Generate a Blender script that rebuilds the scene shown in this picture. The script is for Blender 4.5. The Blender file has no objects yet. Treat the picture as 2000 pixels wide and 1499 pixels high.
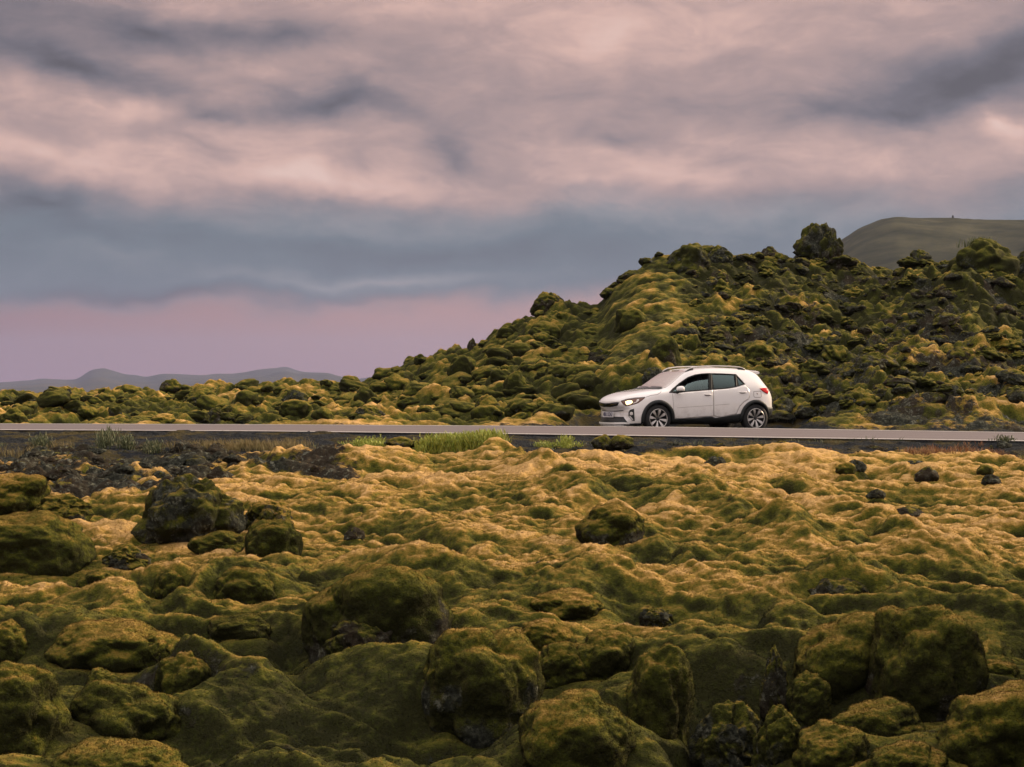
import bpy, bmesh, math, random, time
import numpy as np
from mathutils import Vector, Matrix
from mathutils.bvhtree import BVHTree
from mathutils.geometry import delaunay_2d_cdt
T0 = time.time()
# ------------------------------------------------------------------ camera, world, sun, exposure
scene = bpy.context.scene
COL = scene.collection
CAMZ = 3.6                      # eye height over the lowest plain
F = 3300.0                      # focal length in pixels of a 2000 px wide frame
cam_d = bpy.data.cameras.new("camera"); cam = bpy.data.objects.new("camera", cam_d); COL.objects.link(cam)
cam.location = (0, 0, CAMZ); cam.rotation_euler = (math.radians(90), 0, 0)
cam_d.sensor_width = 36; cam_d.lens = 36 * F / 2000; cam_d.shift_y = 15.5 / 2000
cam_d.clip_start = 0.1; cam_d.clip_end = 60000
scene.camera = cam
scene.view_settings.view_transform = 'Standard'; scene.view_settings.look = 'None'
scene.view_settings.exposure = 0.28; scene.view_settings.gamma = 1
SUN_EL, SUN_AZ = 20.0, 64.0     # azimuth clockwise from the view direction (+Y)
sd = bpy.data.lights.new("sun", 'SUN'); so = bpy.data.objects.new("sun", sd); COL.objects.link(so)
sd.energy = 5.0; sd.angle = math.radians(6); sd.color = (1.0, 0.78, 0.54)
_d = Vector((math.sin(math.radians(SUN_AZ)) * math.cos(math.radians(SUN_EL)), math.cos(math.radians(SUN_AZ)) * math.cos(math.radians(SUN_EL)), math.sin(math.radians(SUN_EL))))
so.rotation_euler = _d.to_track_quat('Z', 'Y').to_euler()

class NT:
    """short-hand for building node trees"""
    def __init__(s, tree): s.t = tree; s.n = tree.nodes; s.l = tree.links
    def new(s, ty, **kw):
        n = s.n.new(ty)
        for k, v in kw.items(): setattr(n, k, v)
        return n
    def set(s, sock, v):
        if hasattr(v, 'is_output') or isinstance(v, bpy.types.NodeSocket): s.l.new(v, sock)
        else: sock.default_value = v
    def math(s, op, a, b=0.0, c=0.0, clamp=False):
        n = s.new('ShaderNodeMath', operation=op, use_clamp=clamp); s.set(n.inputs[0], a); s.set(n.inputs[1], b); s.set(n.inputs[2], c); return n.outputs[0]
    def mix(s, f, a, b, mode='MIX'):
        n = s.new('ShaderNodeMix', data_type='RGBA', blend_type=mode); s.set(n.inputs[0], f)
        for i, v in ((6, a), (7, b)): s.set(n.inputs[i], v if not isinstance(v, tuple) else (*v, 1)[:4])
        return n.outputs[2]
    def noise(s, vec, scale, detail=4, rough=0.5, dist=0.0):
        n = s.new('ShaderNodeTexNoise'); s.set(n.inputs['Vector'], vec); n.inputs['Scale'].default_value = scale
        n.inputs['Detail'].default_value = detail; n.inputs['Roughness'].default_value = rough; n.inputs['Distortion'].default_value = dist; return n.outputs['Fac']
    def ramp(s, f, stops, interp='LINEAR'):
        n = s.new('ShaderNodeValToRGB'); s.set(n.inputs[0], f); cr = n.color_ramp; cr.interpolation = interp
        while len(cr.elements) < len(stops): cr.elements.new(0.5)
        for e, (p, c) in zip(cr.elements, stops):
            e.position = p; e.color = (*c, 1) if isinstance(c, tuple) else (c, c, c, 1)
        return n.outputs[0]
    def maprange(s, v, a, b, c=0.0, d=1.0, smooth=True):
        n = s.new('ShaderNodeMapRange', interpolation_type='SMOOTHSTEP' if smooth else 'LINEAR'); s.set(n.inputs[0], v)
        for i, q in enumerate((a, b, c, d)): n.inputs[i + 1].default_value = q
        return n.outputs[0]
    def attr(s, name): return s.new('ShaderNodeAttribute', attribute_name=name).outputs['Fac']

def srgb(r, g, b):
    f = lambda c: (c / 255 / 12.92) if c <= 10 else ((c / 255 + 0.055) / 1.055) ** 2.4
    return (f(r), f(g), f(b))

def build_world():
    w = bpy.data.worlds.new("World"); scene.world = w; w.use_nodes = True
    N = NT(w.node_tree); N.n.clear()
    out = N.new('ShaderNodeOutputWorld'); bg = N.new('ShaderNodeBackground'); N.l.new(bg.outputs[0], out.inputs[0])
    sky = N.new('ShaderNodeTexSky', sky_type='NISHITA'); sky.sun_disc = False
    sky.sun_elevation = math.radians(SUN_EL); sky.sun_rotation = math.radians(SUN_AZ)
    g = N.new('ShaderNodeTexCoord').outputs['Generated']
    sep = N.new('ShaderNodeSeparateXYZ'); N.l.new(g, sep.inputs[0]); X, Y, Z = sep.outputs
    az = N.math('ARCTAN2', X, Y)
    el = N.math('ARCSINE', Z)
    # sky coordinates: u = bearing, v = elevation, both in units of 1000 photo pixels
    u0 = N.math('MULTIPLY', az, F / 1000); v0 = N.math('MULTIPLY', el, F / 1000)
    cv = N.new('ShaderNodeCombineXYZ'); N.set(cv.inputs[0], u0); N.set(cv.inputs[1], v0); P0 = cv.outputs[0]
    # long drifting wisps: noise stretched along the horizon, more so low down
    def stretched(sx, sy, off):
        m = N.new('ShaderNodeMapping'); N.l.new(P0, m.inputs[0]); m.inputs['Scale'].default_value = (sx, sy, 1); m.inputs['Location'].default_value = (off, off * .37, 0); m.inputs['Rotation'].default_value = (0, 0, math.radians(6)); return m.outputs[0]
    warp = N.new('ShaderNodeTexNoise'); N.l.new(stretched(1.0, 1.6, 4.1), warp.inputs['Vector']); warp.inputs['Scale'].default_value = 3.2; warp.inputs['Detail'].default_value = 5; warp.inputs['Roughness'].default_value = 0.55
    wv = N.new('ShaderNodeVectorMath', operation='SUBTRACT'); N.l.new(warp.outputs['Color'], wv.inputs[0]); wv.inputs[1].default_value = (.5, .5, .5)
    ws = N.new('ShaderNodeVectorMath', operation='MULTIPLY'); N.l.new(wv.outputs[0], ws.inputs[0]); ws.inputs[1].default_value = (.30, .16, 0)
    wa = N.new('ShaderNodeVectorMath', operation='ADD'); N.l.new(P0, wa.inputs[0]); N.l.new(ws.outputs[0], wa.inputs[1]); P = wa.outputs[0]
    def blob(cx, cy, rx, ry, rot, amp):
        m = N.new('ShaderNodeMapping', vector_type='TEXTURE'); N.l.new(P, m.inputs[0])
        m.inputs['Location'].default_value = ((cx - 1000) / 1000, (765 - cy) / 1000, 0); m.inputs['Rotation'].default_value = (0, 0, math.radians(-rot)); m.inputs['Scale'].default_value = (rx / 1000, ry / 1000, 1)
        gr = N.new('ShaderNodeTexGradient', gradient_type='QUADRATIC_SPHERE'); N.l.new(m.outputs[0], gr.inputs[0])
        return N.math('MULTIPLY', gr.outputs['Fac'], amp)
    sp = N.new('ShaderNodeSeparateXYZ'); N.l.new(P, sp.inputs[0]); v = sp.outputs[1]
    base = N.ramp(N.math('MULTIPLY', v, 1.0), [(0.0, .50), (.15, .42), (.195, .26), (.27, .24), (.35, .46), (.42, .72), (.48, .70), (.56, .60), (.68, .62), (.78, .72), (1.0, .70)], 'EASE')
    val = base
    for b in SKY_BLOBS: val = N.math('ADD', val, blob(*b))
    n1 = N.math("MULTIPLY", N.math("SUBTRACT", N.noise(stretched(1.0, 2.2, 1.3), 5.0, 8, .60, .5), .52), .58)
    n2 = N.math('MULTIPLY', N.math('SUBTRACT', N.noise(stretched(.8, 2.2, 7.7), 13.0, 8, .66, .8), .52), .20)
    hi = N.maprange(v0, .16, .42, .30, 1.0)
    val = N.math('ADD', val, N.math('MULTIPLY', N.math('ADD', n1, n2), hi), clamp=True)
    cloud = N.ramp(val, [(0.0, srgb(84, 78, 80)), (.22, srgb(110, 104, 110)), (.42, srgb(142, 127, 128)), (.65, srgb(184, 155, 148)), (.85, srgb(224, 184, 170)), (1.0, srgb(238, 202, 188))])
    blue = N.ramp(val, [(0.0, srgb(84, 90, 98)), (.25, srgb(104, 116, 124)), (.5, srgb(142, 144, 148)), (.8, srgb(196, 170, 166)), (1, srgb(222, 190, 182))])
    bmask = N.math('MULTIPLY', N.maprange(v, .40, .30, 0, 1), N.maprange(v0, .1, .2, 0, 1))
    cloud = N.mix(bmask, cloud, blue)
    # clear mauve strip below the deck of cloud
    strip = N.ramp(N.math('MULTIPLY_ADD', u0, .4, .5, clamp=True), [(0.0, srgb(120, 90, 94)), (.12, srgb(162, 115, 110)), (.42, srgb(192, 143, 132)), (1, srgb(202, 153, 140))])
    strip = N.mix(N.maprange(v0, .14, 0.0, 0, .35), strip, srgb(176, 134, 150))
    edge = N.math('ADD', v, N.math('MULTIPLY', N.math('POWER', N.math('MAXIMUM', N.math('ADD', u0, .4), 0), 2.0), -.06))
    cloud = N.mix(N.maprange(edge, .192, .122, 0, 1), cloud, strip)
    # bright overcast overhead and behind, outside the picture, and a little of the clear sky behind it all
    over = N.mix(N.maprange(el, .26, 1.0, 0, 1), cloud, (1.75, 1.58, 1.48))
    low = N.math('MULTIPLY', N.maprange(Y, .5, -.4, 0, 1), N.maprange(el, .9, .3, 0, 1))
    over = N.mix(low, over, (.80, .70, .66))
    sc = N.mix(1.0, over, (10.0, 10.0, 10.0), 'MULTIPLY')
    tot = N.mix(.94, sky.outputs[0], sc)
    N.l.new(tot, bg.inputs['Color']); bg.inputs['Strength'].default_value = 0.082
    w.cycles.sampling_method = 'MANUAL'; w.cycles.sample_map_resolution = 512
SKY_BLOBS = [  # photo x, y, radius x, radius y, slope in degrees (down to the right), strength
    (150, 150, 400, 95, 17, -.62), (300, 80, 300, 80, 3, -.45), (540, 90, 260, 60, 3, -.35), (60, 40, 260, 60, 0, -.15),
    (200, 235, 420, 75, 8, .30), (420, 245, 200, 50, -14, -.40), (640, 205, 270, 60, 0, -.42), (900, 295, 230, 90, 25, -.42),
    (400, 300, 240, 40, 6, -.25), (130, 330, 420, 60, 8, .22), (640, 350, 520, 70, 8, .38), (1130, 385, 300, 60, 2, .30),
    (120, 430, 420, 70, 6, -.40), (1870, 180, 380, 140, -4, -.70), (1980, 120, 250, 60, 0, -.3), (1600, 240, 300, 70, 0, -.30), (1230, 280, 240, 70, 0, -.30),
    (1930, 270, 170, 55, 20, .40), (1280, 340, 330, 70, 6, .22), (1180, 60, 420, 130, 0, .30), (820, 40, 330, 70, 0, .15),
    (1500, 60, 500, 90, 0, .15), (700, 560, 520, 36, -2, .22), (860, 500, 520, 50, 0, -.16), (300, 590, 500, 34, 0, -.4), (700, 555, 460, 34, -1, .14), (700, 600, 420, 24, 0, -.2), (1450, 440, 420, 90, 0, .16),
    (240, 500, 200, 50, 0, .12), (500, 160, 200, 50, -4, .12), (0, 0, 500, 200, 0, -.35), (2000, 0, 400, 120, 0, -.2), (1750, 230, 260, 60, 0, -.25)]
build_world()

# ------------------------------------------------------------------ helpers
def px(x, y, D): return Vector(((x - 1000) / F * D, D, CAMZ + (765 - y) / F * D))

def tag(o, label=None, cat=None, group=None, kind=None):
    if label: o['label'] = label
    if cat: o['category'] = cat
    if group: o['group'] = group
    if kind: o['kind'] = kind
    return o

def mesh_obj(name, verts, faces, mats=(), parent=None, smooth=True, attrs=None, normals=None):
    me = bpy.data.meshes.new(name)
    if isinstance(faces, np.ndarray):
        n = len(verts); nf, k = faces.shape
        me.vertices.add(n); me.vertices.foreach_set('co', np.ascontiguousarray(verts, np.float32).ravel())
        me.loops.add(nf * k); me.loops.foreach_set('vertex_index', np.ascontiguousarray(faces, np.int32).ravel())
        me.polygons.add(nf); me.polygons.foreach_set('loop_start', np.arange(0, nf * k, k, dtype=np.int32)); me.polygons.foreach_set('loop_total', np.full(nf, k, np.int32))
        me.update(calc_edges=True)
    else:
        me.from_pydata([tuple(v) for v in verts], [], faces)
    me.polygons.foreach_set('use_smooth', np.full(len(me.polygons), smooth))
    for k, v in (attrs or {}).items():
        a = me.attributes.new(k, 'FLOAT', 'POINT'); a.data.foreach_set('value', np.ascontiguousarray(v, np.float32).ravel())
    for m in (mats if isinstance(mats, (list, tuple)) else [mats]): me.materials.append(m)
    if normals is not None: me.normals_split_custom_set_from_vertices(normals)
    o = bpy.data.objects.new(name, me); COL.objects.link(o)
    if parent: o.parent = parent
    return o

def _hash(ix, iy, iz, seed):
    h = (ix.astype(np.int64) * 374761393 + iy.astype(np.int64) * 668265263 + (iz.astype(np.int64) if iz is not None else 0) * 2147483647 + seed * 974634777) & 0xffffffff
    h = ((h ^ (h >> 13)) * 1274126177) & 0xffffffff
    h = ((h ^ (h >> 16)) * 2246822519) & 0xffffffff
    return ((h ^ (h >> 15)) & 0xffffff).astype(np.float32) / 16777216.0

def vnoise2(x, y, seed=0):
    xi = np.floor(x); yi = np.floor(y); fx = (x - xi).astype(np.float32); fy = (y - yi).astype(np.float32)
    fx = fx * fx * (3 - 2 * fx); fy = fy * fy * (3 - 2 * fy)
    h = lambda a, b: _hash(xi + a, yi + b, None, seed)
    return (h(0, 0) * (1 - fx) + h(1, 0) * fx) * (1 - fy) + (h(0, 1) * (1 - fx) + h(1, 1) * fx) * fy - .5

def fbm2(x, y, seed=0, octs=4, gain=.5):
    s = 0; a = 1.0
    for i in range(octs):
        s = s + a * vnoise2(x * 2 ** i + i * 17.3, y * 2 ** i - i * 9.1, seed + i); a *= gain
    return s

def vnoise3(p, seed=0):
    pi = np.floor(p); f = (p - pi).astype(np.float32); f = f * f * (3 - 2 * f)
    h = lambda a, b, c: _hash(pi[:, 0] + a, pi[:, 1] + b, pi[:, 2] + c, seed)
    fx, fy, fz = f.T
    L = lambda a, b, t: a * (1 - t) + b * t
    return L(L(L(h(0, 0, 0), h(1, 0, 0), fx), L(h(0, 1, 0), h(1, 1, 0), fx), fy), L(L(h(0, 0, 1), h(1, 0, 1), fx), L(h(0, 1, 1), h(1, 1, 1), fx), fy), fz) - .5

def fbm3(p, seed=0, octs=4, gain=.5):
    s = 0; a = 1.0
    for i in range(octs):
        s = s + a * vnoise3(p * 2 ** i + i * 13.7, seed + i); a *= gain
    return s

def pillow2(x, y, seed, k=9.0, rmin=.55, rmax=.95):
    """soft union of round cushions, one per jittered cell: rounded tops, narrow creases; about 0..0.8"""
    xi = np.floor(x); yi = np.floor(y); s = np.zeros(x.shape, np.float32)
    for a in (-1, 0, 1):
        for b in (-1, 0, 1):
            cx = xi + a; cy = yi + b
            hx = _hash(cx, cy, None, seed); hy = _hash(cx, cy, None, seed + 7); hr = _hash(cx, cy, None, seed + 13)
            dx = (x - cx - hx).astype(np.float32); dy = (y - cy - hy).astype(np.float32)
            r = rmin + (rmax - rmin) * hr
            s += np.exp(k * (r * r - dx * dx - dy * dy))
    return np.log(s + 1e-3 ** .5 * 0 + .5) / k

def blocks2(x, y, seed):
    """flat-topped broken blocks, about -.5..0.5"""
    xi = np.floor(x); yi = np.floor(y); f1 = np.full(x.shape, 9., np.float32); f2 = f1.copy(); ide = np.zeros(x.shape, np.float32)
    for a in (-1, 0, 1):
        for b in (-1, 0, 1):
            cx = xi + a; cy = yi + b; d = np.hypot(x - cx - _hash(cx, cy, None, seed), y - cy - _hash(cx, cy, None, seed + 7)).astype(np.float32)
            n = d < f1; f2 = np.where(n, f1, np.minimum(f2, d)); ide = np.where(n, _hash(cx, cy, None, seed + 13), ide); f1 = np.where(n, d, f1)
    return (ide - .5) * np.clip((f2 - f1) * 5, 0, 1) - .12 * np.clip(1 - (f2 - f1) * 8, 0, 1)

def pillow3(p, seed, k=9.0):
    pi = np.floor(p); s = np.zeros(len(p), np.float32)
    for a in (-1, 0, 1):
        for b in (-1, 0, 1):
            for c in (-1, 0, 1):
                q = pi + np.array((a, b, c)); h = [_hash(q[:, 0], q[:, 1], q[:, 2], seed + j) for j in (0, 7, 13, 19)]
                r = .5 + .4 * h[3]; d = p - q - np.stack(h[:3], 1)
                s += np.exp(k * (r * r - (d * d).sum(1))).astype(np.float32)
    return np.log(s + .5) / k

def cells3(p, seed):
    """F1 and F2 distances, for blocky broken lava"""
    pi = np.floor(p); f1 = np.full(len(p), 9.0); f2 = f1.copy(); ide = np.zeros(len(p))
    for a in (-1, 0, 1):
        for b in (-1, 0, 1):
            for c in (-1, 0, 1):
                q = pi + np.array((a, b, c)); h = [_hash(q[:, 0], q[:, 1], q[:, 2], seed + j) for j in (0, 7, 13, 23)]
                d = np.sqrt(((p - q - np.stack(h[:3], 1)) ** 2).sum(1))
                n = d < f1; f2 = np.where(n, f1, np.minimum(f2, d)); ide = np.where(n, h[3], ide); f1 = np.where(n, d, f1)
    return f1, f2, ide

# ------------------------------------------------------------------ materials
def new_mat(name):
    m = bpy.data.materials.new(name); m.use_nodes = True; N = NT(m.node_tree); N.n.clear()
    o = N.new('ShaderNodeOutputMaterial'); b = N.new('ShaderNodeBsdfPrincipled'); N.l.new(b.outputs[0], o.inputs[0])
    return m, N, b

def simple(name, col, rough=.5, metal=0.0, **kw):
    m, N, b = new_mat(name); b.inputs['Base Color'].default_value = (*col, 1); b.inputs['Roughness'].default_value = rough; b.inputs['Metallic'].default_value = metal
    for k, v in kw.items(): b.inputs[k.replace('_', ' ')].default_value = v
    return m

def moss_material(name):
    """woolly lava moss: olive in the hollows, straw where dry ('dry'), bare lava with pale lichen where 'rock' is high"""
    m, N, b = new_mat(name)
    P = N.new('ShaderNodeNewGeometry').outputs['Position']
    dry, rock, gravel = N.attr('dry'), N.attr('rock'), N.attr('gravel')
    n_big = N.noise(P, .9, 3, .5); n_mid = N.noise(P, 7, 4, .6); n_fine = N.noise(P, 26, 5, .72); n_fib = N.noise(P, 90, 4, .7)
    d = N.math('ADD', dry, N.math('MULTIPLY', N.math('SUBTRACT', n_mid, .5), .55)); d = N.math('ADD', d, N.math('MULTIPLY', N.math('SUBTRACT', n_big, .5), .30))
    d = N.math('ADD', d, N.math('MULTIPLY', N.math('SUBTRACT', n_fine, .5), .85), clamp=True)
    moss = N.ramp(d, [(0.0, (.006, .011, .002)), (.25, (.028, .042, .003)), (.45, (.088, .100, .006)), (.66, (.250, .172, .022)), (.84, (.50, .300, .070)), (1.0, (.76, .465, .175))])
    sp = N.math('MULTIPLY', N.math('SUBTRACT', n_fib, .5), 1.7)
    moss = N.mix(N.math('ADD', .5, sp, clamp=True), N.mix(.5, moss, (.012, .012, .006)), N.mix(.06, moss, (.6, .5, .2)))
    lich = N.maprange(N.math('ADD', N.noise(P, 9, 6, .75), N.math('MULTIPLY', n_fine, .25)), .66, .78, 0, 1)
    stone = N.ramp(N.noise(P, 16, 6, .7), [(.3, (.010, .010, .008)), (.5, (.032, .035, .026)), (.72, (.105, .108, .080))])
    stone = N.mix(N.maprange(N.noise(P, .6, 4, .6), .42, .62, 0, .7), stone, N.mix(n_mid, (.012, .009, .006), (.075, .050, .030)))
    stone = N.mix(N.math('MULTIPLY', lich, .75), stone, (.20, .205, .155))
    rm = N.math('ADD', rock, N.math('MULTIPLY', N.math('SUBTRACT', N.noise(P, 5, 6, .7), .5), 1.1))
    rm = N.maprange(rm, .42, .60, 0, 1)
    col = N.mix(rm, moss, stone)
    vor = N.new('ShaderNodeTexVoronoi'); N.l.new(P, vor.inputs['Vector']); vor.inputs['Scale'].default_value = 22
    grav = N.mix(N.math('MULTIPLY', vor.outputs['Distance'], 1.3, clamp=True), (.040, .043, .046), (.016, .018, .020))
    grav = N.mix(N.maprange(N.noise(P, 1.7, 6, .7), .46, .60, 0, .8), grav, N.mix(n_fine, (.035, .032, .008), (.13, .095, .035)))
    gm = N.maprange(N.math('ADD', gravel, N.math('MULTIPLY', N.math('SUBTRACT', n_mid, .5), .8)), .4, .6, 0, 1)
    col = N.mix(gm, col, grav)
    N.l.new(col, b.inputs['Base Color']); b.inputs['Roughness'].default_value = .95; b.inputs['Specular IOR Level'].default_value = .06
    hard = N.math('MAXIMUM', rm, gm)
    N.set(b.inputs['Sheen Weight'], N.math('MULTIPLY', N.math('SUBTRACT', 1.0, hard), N.math('MULTIPLY', dry, .34))); b.inputs['Sheen Roughness'].default_value = .45; b.inputs['Sheen Tint'].default_value = (1, .60, .26, 1)
    h = N.math('ADD', N.math('MULTIPLY', n_fine, .034), N.math('MULTIPLY', n_mid, .05)); h = N.math('ADD', h, N.math('MULTIPLY', n_fib, .010))
    h = N.math('ADD', h, N.math('MULTIPLY', N.math('MULTIPLY', N.noise(P, 24, 7, .75), .06), hard)); h = N.math('ADD', h, N.math('MULTIPLY', N.math('MULTIPLY', vor.outputs['Distance'], -.03), gm))
    bp = N.new('ShaderNodeBump'); bp.inputs['Strength'].default_value = .9; bp.inputs['Distance'].default_value = 1.0; N.l.new(h, bp.inputs['Height']); N.l.new(bp.outputs[0], b.inputs['Normal'])
    return m
MOSS = moss_material('lava_moss')

def far_material(name, c0, c1, scale):
    m, N, b = new_mat(name); P = N.new('ShaderNodeNewGeometry').outputs['Position']
    N.l.new(N.ramp(N.noise(P, scale, 8, .65), [(.35, c0), (.65, c1)]), b.inputs['Base Color']); b.inputs['Roughness'].default_value = 1; b.inputs['Specular IOR Level'].default_value = 0
    return m

def asphalt_material():
    m, N, b = new_mat('worn_asphalt'); P = N.new('ShaderNodeNewGeometry').outputs['Position']
    fine = N.noise(P, 90, 3, .7); t = N.attr('track')
    mp = N.new('ShaderNodeMapping'); N.l.new(P, mp.inputs[0]); mp.inputs['Scale'].default_value = (.25, 2.5, 1)
    c = N.mix(fine, (.088, .070, .070), (.155, .124, .122)); c = N.mix(N.math('MULTIPLY', t, .5), c, (.085, .058, .060)); c = N.mix(N.maprange(N.noise(mp.outputs[0], 1.4, 5, .6), .45, .7, 0, .35), c, (.09, .07, .075))
    N.l.new(c, b.inputs['Base Color']); b.inputs['Roughness'].default_value = .75
    bp = N.new('ShaderNodeBump'); bp.inputs['Strength'].default_value = .4; bp.inputs['Distance'].default_value = .01; N.l.new(fine, bp.inputs['Height']); N.l.new(bp.outputs[0], b.inputs['Normal'])
    return m

# ------------------------------------------------------------------ ground profiles
GD = np.array([2, 6, 9.5, 11, 13, 16, 20, 24, 27, 29.2]); GZ = np.array([-2.45, -2.5, -2.5, -2.45, -2.30, -2.10, -1.79, -1.45, -1.235, -1.14])
def g_rel(D): return np.interp(D, GD, GZ)
_Ds = np.linspace(9, 29.2, 400); _Ys = 765 - g_rel(_Ds) * F / _Ds
def depth_of(y): return float(np.interp(-y, -_Ys, _Ds))           # depth of open ground seen at photo row y
def road_near_D(a): return 31.3 - 4.6 * a
def road_far_D(a): return 37.7 - 5.0 * a
def _yn(a): return np.interp(a * F + 1000, [-1500, -500, 0, 500, 1000, 1500, 2000, 2500, 3500], [832, 837.5, 840, 842.5, 848, 855, 862, 870, 886])
def _yf(a): return np.interp(a * F + 1000, [-1500, -500, 0, 500, 1000, 1300, 2000, 2500, 3500], [822, 826, 828, 829.5, 832.5, 834.5, 845, 852, 866])
def road_near_z(a): return -(_yn(a) - 765) / F * road_near_D(a)
def road_far_z(a): return -(_yf(a) - 765) / F * road_far_D(a)

MOUNDS = [  # swells of the moss field: photo x, y, half width px, half depth m, height m
    (740, 908, 120, 1.2, .18), (1000, 960, 150, 1.2, .12), (1450, 1150, 130, .8, .30), (1180, 1110, 130, .8, .22), (1330, 960, 200, 1.2, .16), (1560, 1050, 150, .8, .18), (1830, 1130, 160, .9, .22),
    (640, 1130, 200, .9, .20), (860, 1160, 150, .8, .25), (1130, 1170, 130, .7, .28), (1330, 1290, 120, .9, .35), (1240, 1400, 170, .8, .35), (1950, 1250, 130, .9, .25), (480, 1170, 120, .8, .28), (700, 1370, 260, .7, .14), (520, 1440, 200, .6, .12),
    (250, 1190, 200, .8, .15), (100, 1290, 150, .9, .2), (1500, 1360, 120, .8, .12), (1700, 900, 300, 1.0, .10), (1050, 880, 120, .7, .12), (1300, 880, 130, .7, .14), (1480, 884, 140, .7, .10), (640, 1000, 130, .9, .10), (1750, 1200, 160, 1.0, .30), (930, 1250, 200, .9, .1)]
DIPS = [(560, 1270, 150, .7, -.40), (1430, 1430, 110, .6, -.50), (750, 1300, 160, .5, -.40), (1680, 1395, 180, .4, -.50), (390, 1250, 70, .4, -.45), (930, 1430, 130, .35, -.40), (1375, 1490, 60, .5, -.5), (280, 1400, 90, .4, -.4), (90, 1140, 140, .4, -.4), (1200, 1050, 160, .7, -.10), (1195, 1005, 75, .7, -.30)]
RIDGES = [(870 + 47 * i, 892 + 3 * i ** 1.9, 38, .50, .24) for i in range(2, 11)] + [(1290 + 40 * i, 930 + 20 * i, 36, .45, .17) for i in range(8)] + [(600 + 50 * i, 980 + 14 * i, 40, .45, .14) for i in range(8)] + [(1560 + 50 * i, 960 + 22 * i, 40, .45, .16) for i in range(8)] + [(1010 + 52 * i, 925 + 10 * i, 36, .4, .13) for i in range(9)]
COLLAR = {}
SKIRTS = []          # filled by the boulders: X, D, radius, height

def ground_macro(X, D):
    a = X / D
    z = g_rel(D)
    near = np.clip((29.2 - D) / 2.5, 0, 1)
    z = z + near * (.16 * fbm2(X * .33 + 5, D * .33, 3, 3) * np.clip((D - 6) / 5, 0, 1))
    for (mx, my, w, hd, h) in MOUNDS + DIPS + RIDGES:
        d0 = depth_of(my); x0 = (mx - 1000) / F * d0; rw = w * d0 / F
        z = z + h * np.exp(-((X - x0) / rw) ** 2 - ((D - d0) / hd) ** 2)
    # road bank
    Dn = road_near_D(a); toe = 28.9 - 2.0 * np.clip(-a, -.1, .3) + .25 * fbm2(X * .6, X * 0, 9, 2)
    t = np.clip((D - toe) / (Dn - .25 - toe), 0, 1)
    z = z * (1 - t) + (road_near_z(a) - .03) * t
    return z

# ------------------------------------------------------------------ moss fibres
def fibres(v, f, dry, rock, n, rs, h, w, keep=None):
    """n short woolly tufts (single thin leaves) spread evenly over a surface"""
    q = v[f[:, [0, 1, 2]]]; c = np.cross(q[:, 1] - q[:, 0], q[:, 2] - q[:, 0]); ar = np.linalg.norm(c, axis=1) + 1e-12; p = ar.copy()
    if keep is not None: p = p * keep
    cs = np.cumsum(p); i = np.minimum(np.searchsorted(cs, rs.rand(n) * cs[-1]), len(p) - 1); i = i[rock[f[i, 0]] + .35 * (rs.rand(len(i)) - .5) < .45]; n = len(i)
    nn = c[i] / ar[i, None]; nn[nn[:, 2] < -.6] *= -1; a, b = rs.rand(n, 1), rs.rand(n, 1); k = (a + b) > 1; a = np.where(k, 1 - a, a); b = np.where(k, 1 - b, b)
    P = v[f[i, 0]] + a * (v[f[i, 1]] - v[f[i, 0]]) + b * (v[f[i, 2]] - v[f[i, 0]])
    d = nn * .8 + rs.normal(size=(n, 3)) * .42 + np.array((0, 0, .15)); d /= np.linalg.norm(d, axis=1)[:, None]
    s_ = np.cross(d, rs.normal(size=(n, 3))); s_ /= np.linalg.norm(s_, axis=1)[:, None] + 1e-9
    hh = (h * rs.uniform(.5, 1.25, (n, 1))) if np.isscalar(h) else h(P)[:, None] * rs.uniform(.5, 1.25, (n, 1)); ww = hh * w
    P = P - nn * hh * .15
    V = np.stack([P - s_ * ww, P + s_ * ww, P + d * hh], 1).reshape(-1, 3); F_ = np.arange(3 * n).reshape(n, 3)
    base = dry[f[i, 0]] + .12 * (rs.rand(n) - .5); D3 = np.stack([base - .07, base - .07, base + .08], 1).ravel()
    Nf = nn + .22 * rs.normal(size=(n, 3)); Nf[:, 2] = np.abs(Nf[:, 2]) * .5 + Nf[:, 2] * .5; Nf /= np.linalg.norm(Nf, axis=1)[:, None]
    return V, F_.astype(np.int32), np.clip(D3, 0, 1), np.repeat(Nf, 3, 0).astype(np.float32)
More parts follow.
